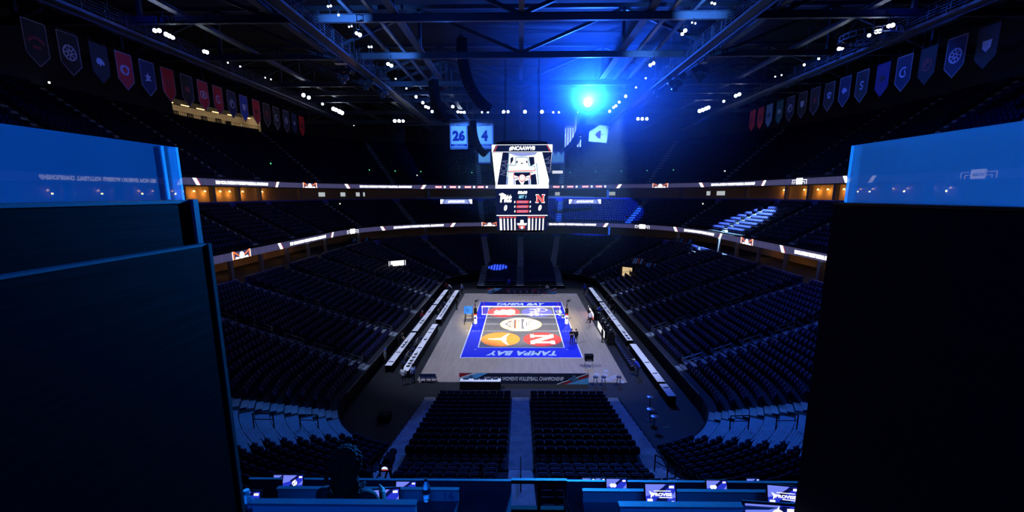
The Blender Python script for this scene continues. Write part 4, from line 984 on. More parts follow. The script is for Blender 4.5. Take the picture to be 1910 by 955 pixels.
for k in range(4):
    W_, N_, R_, L_, C_, O_ = MB(), MB(), MB(), MB(), MB(), MB()
    def flush(nm):
        global W_, N_, R_, L_, C_, O_
        base = (N_ if N_.v else W_).build(nm, M_navy if N_.v else M_ledWs, sb)
        for B_, n2, m2 in ((W_ if N_.v else MB(), 'white_picture', M_ledWs), (R_, 'red_picture', emis('screen red', (.95, .10, .10), 1.0)), (L_, 'lavender_picture', M_lav), (C_, 'cyan_picture', M_cyan), (O_, 'outline_lettering', M_outl)):
            if B_.v: B_.build(n2, m2, base)
        W_, N_, R_, L_, C_, O_ = MB(), MB(), MB(), MB(), MB(), MB()
    # header
    w = facemap(k, 3.27, 20.26, 3.27, 21.05)
    fpoly(N_, w, [(-1, 0), (1, 0), (1, 1), (-1, 1)])
    for s in (-1, 1):
        fpoly(W_, w, [(s*1, 0), (s*.98, 0), (s*.84, 1), (s*1, 1)][::s], .006) if s > 0 else fpoly(W_, w, [(-1, 0), (-.98, 0), (-.86, 1), (-1, 1)], .006)
        fpoly(R_, w, [(s*.94, 0), (s*.92, 0), (s*.80, 1), (s*.82, 1)][::s], .006)
    fpoly(W_, w, [(-1, 0), (1, 0), (1, .06), (-1, .06)], .006); fpoly(W_, w, [(-1, .94), (1, .94), (1, 1), (-1, 1)], .006)
    ftext(W_, w, '#NCAAWVB', (0, .5), (.86, .6), bold=.05, shear=.2)
    flush('header_screen')
    # main picture
    w = facemap(k, 2.90, 16.80, 3.24, 20.22)
    fpoly(W_, w, [(-1, 0), (1, 0), (1, 1), (-1, 1)])
    navy = [[(195, 128), (256, 128), (215, 440), (122, 440)], [(590, 128), (686, 128), (668, 395), (640, 300)], [(455, 170), (510, 168), (516, 238), (472, 258)],
            [(272, 180), (300, 165), (300, 200), (268, 245)], [(318, 440), (315, 398), (345, 385), (360, 410), (378, 440)], [(396, 440), (412, 402), (452, 392), (455, 440)], [(478, 440), (474, 345), (528, 330), (545, 440)],
            [(300, 322), (470, 318), (468, 345), (420, 360), (385, 345), (350, 360), (302, 345)], [(330, 205), (345, 205), (343, 228), (328, 230)], [(428, 205), (443, 205), (445, 228), (430, 228)], [(374, 225), (398, 225), (398, 236), (374, 236)]]
    for L in navy: fpoly(N_, w, zp(L), .006)
    for L in ([(240, 128), (540, 128), (520, 150), (455, 158), (385, 165), (325, 158)], [(225, 360), (242, 365), (236, 440), (215, 440)], [(300, 360), (312, 370), (308, 440), (296, 440)], [(455, 385), (470, 385), (472, 440), (458, 440)]): fpoly(L_, w, zp(L), .008)
    for a, b, ww in (((245, 306), (518, 302), 9), ((240, 295), (246, 306), 5), ((518, 270), (518, 302), 6), ((302, 320), (300, 375), 8), ((300, 375), (350, 365), 6), ((470, 318), (474, 375), 8), ((474, 375), (425, 365), 6), ((585, 128), (665, 410), 5)):
        Rm = R_ if ww != 5 or a[0] < 500 else W_
        p0, p1 = Vector(a), Vector(b); dd = (p1-p0).normalized(); nn = Vector((-dd.y, dd.x))*ww/2
        fpoly(Rm, w, zp([tuple(p0-nn), tuple(p0+nn), tuple(p1+nn), tuple(p1-nn)]), .010)
    fpoly(N_, w, zp([(387+36*cos(-i*pi/10), 372+38*sin(-i*pi/10)) for i in range(20)]), .011); fpoly(R_, w, zp([(387+34*cos(-i*pi/10), 372+36*sin(-i*pi/10)) for i in range(20)]), .013); fpoly(W_, w, zp([(387+29*cos(-i*pi/10), 370+30*sin(-i*pi/10)) for i in range(20)]), .015)
    for L in ([(322, 250), (322, 190), (330, 172), (440, 172), (452, 190), (456, 256), (516, 256), (522, 304)], [(322, 250), (240, 246), (234, 300), (250, 318), (500, 316)], [(258, 130), (228, 440)], [(535, 230), (560, 440)], [(300, 378), (355, 368), (385, 415), (425, 366), (476, 380)]): 
        for i in range(len(L)-1):
            p0, p1 = Vector(L[i]), Vector(L[i+1]); dd = (p1-p0).normalized(); nn = Vector((-dd.y, dd.x))*2
            fpoly(N_, w, zp([tuple(p0-nn*2.2), tuple(p0+nn*2.2), tuple(p1+nn*2.2), tuple(p1-nn*2.2)]), .009); fpoly(C_, w, zp([tuple(p0-nn*.7), tuple(p0+nn*.7), tuple(p1+nn*.7), tuple(p1-nn*.7)]), .012)
    v, f = text_geo('NCAA', bold=.0); cen = Vector((200, 270)); ax = Vector((.19, -.98)); ay = Vector((-.98, -.19))
    def nw(P): q = cen+ax*P[0]*150-ay*P[1]*(-60); a = zp([(q.x, q.y)])[0]; return w((a[0], a[1], .010+P[2]*.003))
    O_.add([nw(p) for p in v], f)
    cen = Vector((655, 245)); ax = Vector((-.2, -.98)); ay = Vector((-.98, .2)); O_.add([nw(p) for p in v], f)
    flush('main_screen')
    # white lip
    w = facemap(k, 2.93, 16.42, 2.93, 16.82); fpoly(W_, w, [(-1, 0), (1, 0), (1, 1), (-1, 1)])
    flush('white_lip')
    # score panel
    w = facemap(k, 2.84, 13.48, 2.92, 16.42); fpoly(N_, w, [(-1, 0), (1, 0), (1, 1), (-1, 1)])
    fpoly(W_, w, [(-1, -.02), (1, -.02), (1, .01), (-1, .01)], .006)
    ftext(W_, w, '00:00', (.02, .85), (.36, .12), bold=.05, shear=.2); ftext(C_, w, 'SET 1', (.02, .69), (.30, .11), bold=.04, shear=.2)
    for i, s_ in enumerate(('TIMEOUTS', 'CHALLENGES', 'SETS WON')):
        y = .50-i*.175; fpoly(R_, w, [(-.22, y-.05), (.24, y-.05), (.26, y+.05), (-.20, y+.05)], .006); ftext(L_, w, s_, (.02, y), (.34, .055), .012, bold=.02, shear=.2)
        for s in (-1, 1): ftext(W_, w, '0', (.02+s*.30, y), (.05, .085), bold=.05, shear=.2)
    ftext(W_, w, '0', (-.64, .28), (.13, .22), bold=.06, shear=.25); ftext(W_, w, '0', (.70, .28), (.13, .22), bold=.06, shear=.25)
    ftext(W_, w, 'Pitt', (-.62, .64), (.46, .32), bold=.06, shear=.15); fpoly(W_, w, [(-.86, .74), (-.88, .80), (-.74, .84), (-.64, .78), (-.66, .68), (-.72, .72), (-.76, .76)], .008)
    NN = [(a*.105+.70, b*.11+.62) for a, b in Nn]; fpoly(W_, w, [((a-.70)*1.13+.70, (b-.62)*1.13+.62) for a, b in NN], .006); fpoly(R_, w, NN, .012)
    flush('score_screen')
    # statistics panel
    w = facemap(k, 2.80, 11.78, 2.86, 13.42); fpoly(N_, w, [(-1, 0), (1, 0), (1, 1), (-1, 1)])
    for x in (-.84, -.70, -.56, -.42, -.28, .28, .42, .56, .70, .84):
        fpoly(R_, w, [(x-.055, .86), (x+.055, .86), (x+.055, .94), (x-.055, .94)], .006); big = abs(x) in (.84,) and x < 0 or x == .28
        ftext(W_, w, '\n'.join(['00']*7) if big else '\n'.join(['0']*7), (x, .42), (.095 if big else .06, .80), bold=.08, line=.9)
    fpoly(W_, w, [(-.07, .5), (-.2, .5), (-.17, .36), (.17, .36), (.2, .5), (.07, .5), (.06, .72), (-.06, .72)], .006)
    fpoly(R_, w, [(-.14, .33), (-.10, .12), (0, .2), (.10, .12), (.14, .33)], .006); fpoly(W_, w, [(.055*cos(i*pi/6), .2+.1*sin(i*pi/6)) for i in range(12)], .012)
    flush('statistics_screen')

# ------------------------------------------------------------------ roof steel
Z0 = 30.0
def truss(y, lab):
    m = MB(); 
    m.box((0, y, Z0+.28), (94, .35, .04)); m.box((0, y, Z0-.28), (94, .35, .04)); m.box((0, y, Z0), (94, .08, .56))
    m.box((0, y, Z0+4.6), (94, .35, .4))
    for i in range(-4, 5):
        x = i*10.5; m.box((x, y, Z0+2.4), (.32, .3, 4.4))
        if i < 4: m.bar((x, y, Z0+(.2 if i % 2 == 0 else 4.4)), (x+10.5, y, Z0+(4.4 if i % 2 == 0 else .2)), .3)
    for x in (-24, -11.5, 11.5, 24): m.box((x, y-.06, Z0), (1.3, .05, .5)); [m.cyl((x-.5+q*.2, y-.09, Z0+r_), (x-.5+q*.2, y-.12, Z0+r_), .03, n=6) for q in range(6) for r_ in (-.15, .15)]
    o = m.build('roof_truss', M_steel, kind='structure'); return o
for i, y in enumerate((-24.6, -14.0, -3.4, 9.1, 14.6, 19.6, 30.4, 41.0)): truss(y, i)
for i, (x, w) in enumerate([(-37, .35), (-28, .4), (-20.5, .45), (-13.9, .2), (-12.1, .2), (-10.4, .45), (0, .3), (10.4, .45), (12.1, .2), (13.9, .2), (20.5, .45), (28, .4), (37, .35)]):
    m = MB(); m.box((x, 10, Z0+.45), (w, 96, .3)); m.box((x, 10, Z0+.3), (w*1.5, 96, .04)); m.build('roof_purlin', M_steel, kind='structure')
def catwalk(x, lab):
    t = thing('catwalk', lab, 'catwalk', (x, 0, 29.1))
    m = MB(); m.box((0, 8, 0), (1.1, 62, .06)); m.box((-.55, 8, -.1), (.08, 62, .22)); m.box((.55, 8, -.1), (.08, 62, .22)); m.build('deck', M_steel, t)
    for s in (-1, 1):
        m = MB()
        for q in range(32): m.bar((s*.55, -23+q*2, 0), (s*.55, -23+q*2, 1.1), .06)
        for z in (.25, .45, .65, .85, 1.1): m.bar((s*.55, -23, z), (s*.55, 39, z), .035)
        m.build('guardrail', M_steel, t)
    for q in range(11): m = MB(); m.bar((0, -22+q*6, 0), (0, -22+q*6, 5), .07); m.build('hanger', M_steel, t)
catwalk(-17.2, 'steel maintenance catwalk under the roof, left of the scoreboard'); catwalk(17.2, 'steel maintenance catwalk under the roof, right of the scoreboard')
catwalk(-32.5, 'steel maintenance catwalk under the roof beside the left pennants'); catwalk(32.5, 'steel maintenance catwalk under the roof beside the right pennants')
m = MB()
for s in (-1, 1):
    m.bar((s*17, 37, 29), (-s*0, 37, 29), .1)
for q in range(24): m.bar((-24+q*2, 36, 28.6), (-24+q*2, 36, 30), .05)
m.bar((-24, 36, 28.6), (24, 36, 28.6), .12); m.bar((-24, 36, 29.1), (24, 36, 29.1), .06); m.build('lighting_truss', M_steel, label='horizontal lighting truss across the far end of the roof', cat='truss')

# floodlights
def flood_proto():
    t = thing('floodlight', 'x', 'floodlight')
    m = MB(); m.cyl((0, .05, 0), (0, .5, .1), .17, .12, 12); m.build('housing', M_blackm, t)
    m = MB(); m.box((-.2, .2, .2), (.03, .05, .5)); m.box((.2, .2, .2), (.03, .05, .5)); m.box((0, .2, .45), (.42, .05, .04)); m.bar((0, .2, .45), (0, .2, 1.0), .04); m.build('bracket', M_blackm, t)
    m = MB(); m.sph((0, 0, 0), .15, 12, 8, (1, .5, 1)); m.build('lens', M_lamp, t); return t
FL = {'near left roof': [(289, 57, 1.3), (297, 57, 1.3), (310, 64, 1.4), (316, 67, 1.4), (322, 70, 1.2), (381, 96, 1.2), (386, 97.5, 1.2), (425, 117, .5), (448, 124, .5)],
      'left catwalk': [(612, 12, .7), (617, 11, .7), (631.5, 28, .7), (651, 50, .6), (656, 49, .6), (665, 62, 1.2), (671, 65, 1.5), (688, 87.5, .7), (693, 87.5, .7), (724, 119.5, 1.3), (730, 122.5, 1.3), (738, 147, .6), (758, 165, .6), (776, 180.5, 1.1), (788.6, 191.5, 1.1), (794, 199, 1.1), (799, 201, 1.1), (806, 208, 1.1), (844.5, 199, 1.2)],
      'far left roof': [(494.6, 145, .4), (505.6, 148, .4), (566, 177.5, 1.4), (576, 182, 1.3), (601.6, 194, .9), (622, 203, 1.5), (627, 205, 1.5), (633, 208, 1.6), (638, 210.5, 1.5), (736.4, 225.6, 1.3), (744.5, 225.6, 1.3), (752, 225.8, 1.1)],
      'far lighting row': [(854, 208, 1.0), (860, 209, 1.0), (866, 209, 1.0), (899, 209, .7), (910, 209, .6), (939.5, 208, 1.3), (947.5, 208, 1.1), (979, 208, 1.4), (1010.8, 208, 1.4), (1032, 209, .8), (1042.4, 209, .8), (1079, 209, .9), (1137, 207, 1.1)],
      'right catwalk': [(1327.5, 5.5, .8), (1333, 7, .8), (1291, 42, .6), (1297, 43.5, .6), (1278, 57, 1.4), (1272.5, 63.5, 1.2), (1219, 118, 1.2), (1213, 121.5, 1.2), (1204.5, 145.8, .6), (1186.4, 163, .6), (1167, 179.5, 1.1), (1155, 190.5, 1.0), (1149, 197.5, 1.0), (1144.5, 200.5, 1.0)],
      'far right roof': [(1190, 221.7, 1.2), (1198, 221.7, 1.2), (1206.5, 221.7, 1.2), (1305, 207, 1.4), (1311, 205, 1.4), (1317, 202.5, 1.4), (1321.5, 200.5, 1.3), (1350, 189, .9), (1372.4, 178.7, 1.2), (1379, 176, 1.2)],
      'near right roof': [(1565, 91, 1.2), (1570, 90, 1.2), (1621, 66, 1.1), (1635, 59, 1.3), (1641, 58, 1.3), (1658, 48.5, 1.2), (1665, 47, 1.3), (1500, 121, .8), (1527, 109.6, .7), (1457.6, 140, .45), (1446, 143, .45)]}
fp = flood_proto(); first = True
FLP = []
for nm, L in FL.items():
    for i, (px, py, sc) in enumerate(L):
        z = 28.9 if py < 215 else 27.8
        p = U(px, py, z=z) if 'far lighting' not in nm else U(px, py+.5, y=29.6)
        s = sc*max(.55, (p-Vector((CX, CY, CZ))).length/70)*1.05
        lab = 'bright white floodlight, %s from the left in the %s group' % (ORD[sorted(L).index((px, py, sc))], nm)
        rz = atan2(p.x-CX, -(p.y-CY))+pi
        if first: fp.location = p; fp.scale = (s,)*3; fp.rotation_euler = (0, 0, rz); fp['label'] = lab; fp['group'] = 'floodlights in the %s group' % nm; first = False
        else: dup(fp, p, rz, lab, 'floodlights in the %s group' % nm, s)
# the big moving head that faces the camera
t = thing('moving_head_light', 'blazing blue-white moving head spotlight hung right of the scoreboard', 'spotlight', BIG)
m = MB(); m.cyl((0, .35, 0), (0, 1.0, 0), .34, .25, 20); m.build('head', M_blackm, t)
m = MB(); m.box((-.42, .6, .25), (.08, .2, .8)); m.box((.42, .6, .25), (.08, .2, .8)); m.box((0, .6, .7), (.9, .4, .2)); m.bar((0, .6, .7), (0, .6, 2.0), .08); m.build('yoke', M_blackm, t)
m = MB(); m.lathe([(.50, 0), (.46, .05), (.3, .10), (.0, .12)], n=24); o = m.build('lens', emis('moving head lens', (.75, .9, 1.0), 60), t); o.rotation_euler = (radians(90), 0, 0); o.location = (0, .3, 0)
# round hanging truss at the right
p = U(1622, 74, z=28.6); t = thing('round_truss', 'faint round hanging truss near the right pennants', 'truss', p)
m = MB()
for rr, zz in ((2.2, 0), (2.2, .4)):
    for q in range(24):
        a, b = q/24*2*pi, (q+1)/24*2*pi; m.bar((rr*cos(a), rr*sin(a), zz), (rr*cos(b), rr*sin(b), zz), .08)
for q in range(24): a = q/24*2*pi; m.bar((2.2*cos(a), 2.2*sin(a), 0), (2.2*cos(a), 2.2*sin(a), .4), .05)
m.build('ring', M_steel, t)
m = MB()
for q in range(3): a = q*2*pi/3; m.bar((2.2*cos(a), 2.2*sin(a), .4), (0, 0, 3.5), .04)
m.build('cable', M_steel, t)

# speaker line arrays (curved columns of black boxes)
def linearray(P, n, rz, lab, w=1.3, tilt=40, s=1.0):
    t = thing('line_array_speaker', lab, 'speaker', P, rz)
    m = MB(); m.box((0, 0, .15), (w, .8, .12)); m.bar((-.3, 0, .2), (-.3, 0, 2.0), .05); m.bar((.3, 0, .2), (.3, 0, 2.0), .05); m.build('frame', M_steel, t)
    z, y = 0.0, 0.0
    for k in range(n):
        a = radians(tilt)*(k/(n-1))**1.6; hh = .42*s
        m = MB(); Rt = Matrix.Rotation(a, 3, 'X'); c = Vector((0, y, z))+Rt @ Vector((0, 0, -hh/2)); m.box(c, (w*s, .75*s, hh*.93), Rt); m.box(c+Rt @ Vector((0, -.38*s, 0)), (w*s*.8, .03, hh*.7), Rt)
        m.build('cabinet', M_black, t); q = Rt @ Vector((0, 0, -hh)); y += q.y; z += q.z
    return t
def arr(px, py, D, n, rz, lab, **k): p = U(px, py, D=D); return linearray(p, n, rz, lab, **k)
arr(861, 72, 52, 20, radians(-62), 'long black line array curving down left of the scoreboard', tilt=62, w=1.4)
arr(808, 150, 56, 12, radians(-55), 'black line array nearer the left catwalk, before the 26 banner', tilt=60, w=1.3)
arr(882, 226, 70, 13, radians(-68), 'black line array hanging between the two number banners', tilt=55, w=1.3)
arr(1086, 205, 70, 16, radians(60), 'black line array hanging in front of the striped flag', tilt=60, w=1.3)
arr(927, 283, 60, 5, 0, 'short black speaker column beside the scoreboard top left corner', tilt=10, w=.7)
# horn clusters
def cluster(px, py, D, lab, s=1.0):
    p = U(px, py, D=D); t = thing('horn_cluster', lab, 'speaker', p, group='horn loudspeaker clusters')
    m = MB(); m.box((0, 0, 1.2*s), (1.8*s, .6*s, .08)); m.bar((-.5*s, 0, 1.2*s), (-.5*s, 0, 3.2*s), .05); m.bar((.5*s, 0, 1.2*s), (.5*s, 0, 3.2*s), .05); m.build('rigging', M_rail, t)
    for i, (x, z, r) in enumerate([(-.7, .3, .36), (.0, .6, .42), (.7, .35, .38), (-.35, -.35, .34), (.4, -.4, .36), (0, -.9, .28)]):
        m = MB(); c = (x*s, 0, z*s); m.sph(c, r*s, 14, 10); m.cyl((c[0], -.15*s, c[2]), (c[0]+.02, -.45*s, c[2]-.12*s), r*s*.6, r*s*.85, 14); m.build('horn', mat('dark glossy horn', (.03, .035, .05), .25), t)
for px, py, D, lab, s in ((640, 138, 52, 'outermost dark horn loudspeaker cluster at the left catwalk', .9), (682, 146, 54, 'dark horn loudspeaker cluster hung below the left catwalk rail', 1.15), (713, 166, 60, 'innermost dark horn loudspeaker cluster at the left catwalk', 1.0),
                       (1304, 136, 52, 'outermost dark horn loudspeaker cluster at the right catwalk', .9), (1258, 148, 54, 'dark horn loudspeaker cluster hung below the right catwalk rail', 1.15), (1228, 166, 60, 'innermost dark horn loudspeaker cluster at the right catwalk', 1.0)): cluster(px, py, D, lab, s)

# ------------------------------------------------------------------ banners and flags under the roof
M_bb = mat('banner white cloth', (.62, .68, .8), .8); M_bn = mat('banner navy ink', (.01, .02, .16), .8); M_bedge = mat('banner edge', (.3, .33, .4), .8)
def numbanner(px, name, num, years, lab):
    p = U(px, 226, y=40); q = U(px, 278, y=40); h = p.z-q.z; w = 3.45
    t = thing('number_banner', lab, 'banner', (p.x, 40, (p.z+q.z)/2)); F = frame((0, 0, 0), (1, 0, 0), (0, 0, 1))
    m = MB(); m.box((0, .03, 0), (w, .04, h)); m.build('cloth', M_bn, t)
    m = MB(); m.prism([(-w/2+.2, h/2-.2), (-w/2+.2, -h/2+.95), (w/2-.2, -h/2+.95), (w/2-.2, h/2-.2)], F, .01)
    for z in (-h/2+.3, ): m.prism([(-w/2+.2, z), (w/2-.2, z), (w/2-.2, z+.18), (-w/2+.2, z+.18)], F, .01)
    for x0, x1, z0, z1 in ((-w/2, -w/2+.07, -h/2, h/2), (w/2-.07, w/2, -h/2, h/2), (-w/2, w/2, -h/2, -h/2+.07), (-w/2, w/2, h/2-.07, h/2)): m.prism([(x0, z0), (x1, z0), (x1, z1), (x0, z1)], F, .01)
    m.build('white_field', M_bb, t)
    m = MB(); add_text(m, name, w*.82, .6, F, .02, c=(0, h/2-.65), bold=.03); add_text(m, num, 1.3 if len(num) == 1 else 2.5, 2.05, F, .02, c=(0, -.1), bold=.06); m.build('lettering', M_bn, t)
    m = MB(); add_text(m, years, w*.6, .28, F, .02, c=(0, -h/2+.72)); m.build('dates', M_bb, t)
    m = MB(); m.bar((-w/2, 0, h/2), (-w/2, 0, 32-(p.z+q.z)/2), .04); m.bar((w/2, 0, h/2), (w/2, 0, 32-(p.z+q.z)/2), .04); m.build('hanging_cord', M_blackm, t)
numbanner(855, 'ST. LOUIS', '26', '2000-2014', 'white and blue hanging banner with two large digits, farther left of the scoreboard')
numbanner(903.5, 'LECAVALIER', '4', '1998-2013', 'white and blue hanging banner with one large digit, close to the scoreboard')
p = U(1069, 240, y=40); h, w = 6.2, 3.2
t = thing('striped_flag', 'vertical hanging flag with pale and dark stripes below the bright spotlight', 'flag', (p.x, 40, p.z-.3))
m = MB()
for i in range(7): m.box((-w/2+(i*2+.5)*w/13, 0, 0), (w/13, .03, h))
m.build('pale_stripes', mat('flag white', (.8, .85, .9), .8), t)
m = MB()
for i in range(6): m.box((-w/2+(i*2+1.5)*w/13, 0, 0), (w/13, .03, h))
m.build('red_stripes', mat('flag red', (.35, .02, .05), .8), t)
m = MB(); m.box((-w*.23, -.03, h/2-1.3), (w*.54, .03, 2.6)); m.build('canton', mat('flag blue', (.02, .03, .25), .8), t)
m = MB()
for i in range(5):
    for j in range(6): m.prism([(cos(pi/2+k*pi/5)*(.1 if k % 2 == 0 else .04), sin(pi/2+k*pi/5)*(.1 if k % 2 == 0 else .04)) for k in range(10)], frame((-w*.44+i*.33, -.05, h/2-.25-j*.42), (1, 0, 0), (0, 0, 1)), .01)
m.build('stars', mat('flag white', (.8, .85, .9), .8), t)
p = U(1116, 251, y=40)
t = thing('maple_leaf_flag', 'pale hanging flag with a dark maple leaf turned sideways', 'flag', (p.x, 40, p.z)); t.rotation_euler = (0, radians(3), 0)
m = MB(); m.prism([(-1.85, -1.35), (1.75, -1.5), (1.95, 1.7), (.1, 1.75), (-1.8, .5)], frame((0, 0, 0), (1, 0, 0), (0, 0, 1)), .03); m.build('cloth', mat('pale flag cloth', (.6, .68, .85), .8), t)
leafh = [(1.0, 0), (1.0, .06), (.35, .07), (.42, .45), (.28, .75), (.12, .55), (.0, .85), (-.12, .6), (-.25, .62), (-.2, .35), (-.55, .45), (-.5, .25), (-.75, .2), (-.62, .08), (-.95, 0)]
leaf = leafh+[(x, -y) for x, y in leafh[-2:0:-1]]
m = MB(); m.prism([(x*.95+.1, y*1.1) for x, y in leaf], frame((0, -.04, 0), (1, 0, 0), (0, 0, 1)), .02); m.build('maple_leaf', mat('leaf ink', (.08, .02, .12), .8), t)
# pennants along both sides
def pennant(side, y, w, body, edge, emb, lab, ink):
    x = -36 if side == 'left' else 36; s = 1 if side == 'left' else -1
    t = thing('team_pennant', lab, 'pennant', (x, y, 0), group='pennants hanging along the %s side' % side)
    F = frame((0, 0, 0), (0, s, 0), (0, 0, 1)); zt_, zs, zb = 28.4, 26.1, 25.25
    m = MB(); m.prism([(-w/2, zt_), (-w/2, zs), (0, zb), (w/2, zs), (w/2, zt_)], F, .03); m.bar((0, -w/2, zt_), (0, w/2, zt_), .05); m.build('cloth', body, t)
    if edge:
        m = MB(); L = [(-w/2, zt_), (-w/2, zs), (0, zb), (w/2, zs), (w/2, zt_), (-w/2, zt_)]
        for a, b in zip(L, L[1:]): stroke(m, a, b, .07, F, .05)
        m.build('border', edge, t)
    m = MB(); c = (0, 26.95); k = emb
    if k == 'wheel':
        ringpoly(m, c, .48, .6, F, .05, n=20)
        for q in range(8): a = q*pi/4; stroke(m, (c[0]+.2*cos(a), c[1]+.2*sin(a)), (c[0]+.5*cos(a), c[1]+.5*sin(a)), .1, F, .05)
        ringpoly(m, c, .1, .22, F, .05, n=12)
    elif k == 'swirl': ringpoly(m, c, .28, .42, F, .05, n=18); ringpoly(m, (.02, 26.95), .5, .58, F, .05, n=12, ry0=.36, ry1=.44, a0=.4, a1=5.0)
    elif k == 'oval': ringpoly(m, c, .5, .6, F, .05, n=20, ry0=.32, ry1=.42); stroke(m, (-.2, 27.05), (.2, 27.05), .12, F, .05); stroke(m, (-.2, 26.85), (.2, 26.85), .12, F, .05); stroke(m, (0, 26.75), (0, 27.15), .1, F, .05)
    elif k == 'star':
        m.prism([(c[0]+(.42 if q % 2 == 0 else .18)*cos(pi/2+q*pi/5), c[1]+(.42 if q % 2 == 0 else .18)*sin(pi/2+q*pi/5)) for q in range(10)], F, .05); stroke(m, (-.4, 26.6), (.35, 26.75), .1, F, .05)
    elif k == 'wing':
        for q in range(4): stroke(m, (-.45+.1*q, 27.15-.12*q), (.45, 27.2-.14*q), .07, F, .05)
        ringpoly(m, (-.2, 26.8), .16, .24, F, .05, n=14)
    elif k == 'cee': ringpoly(m, c, .34, .46, F, .05, n=16, a0=.9, a1=5.6); stroke(m, (.3, 26.6), (.1, 27.1), .1, F, .05)
    elif k == 'shield': m.prism([(-.38, 27.35), (.38, 27.35), (.34, 26.8), (0, 26.5), (-.34, 26.8)], F, .045); 
    elif k == 'bolt': ringpoly(m, c, .4, .48, F, .05, n=18); m.prism([(.08, 27.5), (-.28, 26.9), (-.02, 26.95), (-.12, 26.4), (.28, 27.05), (.02, 27.0)], F, .05)
    elif k == 'leaf': m.prism([(y_*.42, 26.95+x_*-.45) for x_, y_ in leaf], F, .05)
    elif k == 'ess': ringpoly(m, (.02, 27.15), .14, .25, F, .05, n=12, a0=.2, a1=4.7); ringpoly(m, (-.02, 26.78), .14, .25, F, .05, n=12, a0=-2.9, a1=1.6)
    elif k == 'paw':
        for q in range(4): m.prism(circle((-.3+.2*q, 27.15+(.1 if q in (1, 2) else 0)), .09, 8, .16), F, .05)
        m.prism(circle((0, 26.82), .26, 12, .2), F, .05)
    elif k == 'beast': m.prism([(-.4, 26.95), (-.3, 27.25), (.0, 27.3), (.25, 27.15), (.42, 26.9), (.3, 26.75), (.1, 26.85), (.0, 26.6), (-.15, 26.8), (-.3, 26.75)], F, .05)
    elif k == 'rings': ringpoly(m, c, .42, .52, F, .05, n=18); ringpoly(m, c, .15, .3, F, .05, n=10, a0=.5, a1=4.2)
    elif k == 'arch':
        ringpoly(m, (0, 26.6), .55, .75, F, .05, n=12, a0=.5, a1=2.64); m.prism([(-.3, 26.5), (.3, 26.5), (.3, 26.7), (-.3, 26.7)], F, .05)
    m.build('emblem', ink, t)
    m = MB(); m.bar((0, -w/2+.1, zt_), (0, -w/2+.1, 30), .03); m.bar((0, w/2-.1, zt_), (0, w/2-.1, 30), .03); m.build('hanging_cord', M_blackm, t)
Pk = mat('black pennant', (.012, .012, .018), .8); Pn = mat('navy pennant', (.01, .015, .06), .8); Pr = mat('red pennant', (.42, .012, .02), .8); Pb = mat('blue pennant', (.02, .05, .38), .8); Pg = mat('green pennant', (.01, .08, .09), .8); Ps = mat('sky pennant', (.10, .2, .38), .8); Pp = mat('purple pennant', (.03, .015, .12), .8)
Ew = mat('pale pennant edge', (.24, .2, .24), .8); Ik = mat('pale emblem ink', (.38, .42, .6), .8); Ird = mat('dull red ink', (.25, .03, .05), .8)
LPN = [(74, Pk, Ew, 'arch', Ird, 'black pennant with a faint arched crest'), (133, Pk, Ew, 'wheel', Ik, 'black pennant with a white spoked wheel'), (187, Pk, None, 'beast', Ik, 'unbordered black pennant with a white animal'), (231, Pr, Ew, 'swirl', Ik, 'red pennant with a white swirl'), (272, Pn, Ew, 'star', Ik, 'navy pennant with a star and sash'), (309, Pr, Ew, 'wing', Ird, 'red pennant with a winged wheel'),
       (343, Pk, Ew, 'beast', Ird, 'black pennant with a small red animal'), (372, Pr, Ew, 'oval', Ik, 'red pennant with an oval badge'), (399, Pr, Ew, 'cee', Ik, 'red pennant with a hooked circle'), (424, Pn, Ew, 'rings', Ik, 'navy pennant with a round badge'), (446, Pb, Ew, 'shield', Ik, 'blue pennant with a shield'), (469, Pr, Ew, 'wing', Pk, 'red pennant with a small dark bird'),
       (488, Pk, Ew, 'rings', Ird, 'black pennant with a small ring'), (506, Pk, Ew, 'cee', Ik, 'black pennant with a small pale hook'), (524, Pn, Ew, 'bolt', Ik, 'navy pennant with a lightning bolt ring'), (539, Pn, None, 'leaf', Ik, 'navy pennant with a pale leaf'), (553, Pr, None, 'star', Pk, 'red pennant farthest down the left side')]
RPN = [(1835, Pk, None, 'shield', Ik, 'faint black pennant nearest the camera'), (1780, Pn, Ew, 'wheel', Ik, 'navy pennant with a pale ring crest'), (1730, Pk, None, 'rings', Ird, 'barely visible black pennant'), (1688, Pn, Ew, 'cee', Ik, 'navy pennant with a pale curved creature'), (1650, Pp, None, 'beast', Pk, 'purple pennant without a border'), (1613, Pk, Ew, 'ess', Ik, 'black pennant with a pale letter S'), (1582, Pn, Ew, 'beast', Ik, 'navy pennant with a pale bird'),
       (1554, Pk, Ew, 'paw', Ik, 'black pennant with a pale paw'), (1528, Pk, Ew, 'star', Ird, 'black pennant with a dull star'), (1505, Pk, Ew, 'shield', Ik, 'black pennant with a shield'), (1483, Pn, Ew, 'rings', Ik, 'navy pennant with a round drop badge'), (1463, Pg, None, 'beast', Ik, 'green pennant without a border'), (1444, Ps, None, 'wing', Pn, 'sky blue pennant with a dark emblem'), (1428, Pr, None, 'oval', Pk, 'red pennant with a dark oval'), (1413, Pr, None, 'cee', Pk, 'red pennant farthest down the right side')]
for side, L in (('left', LPN), ('right', RPN)):
    x = -36 if side == 'left' else 36
    for px, b_, e_, em, ik, lb in L: pennant(side, U(px, 120, x=x).y, 1.75, b_, e_, em, lb+', hanging on the %s' % side, ik)

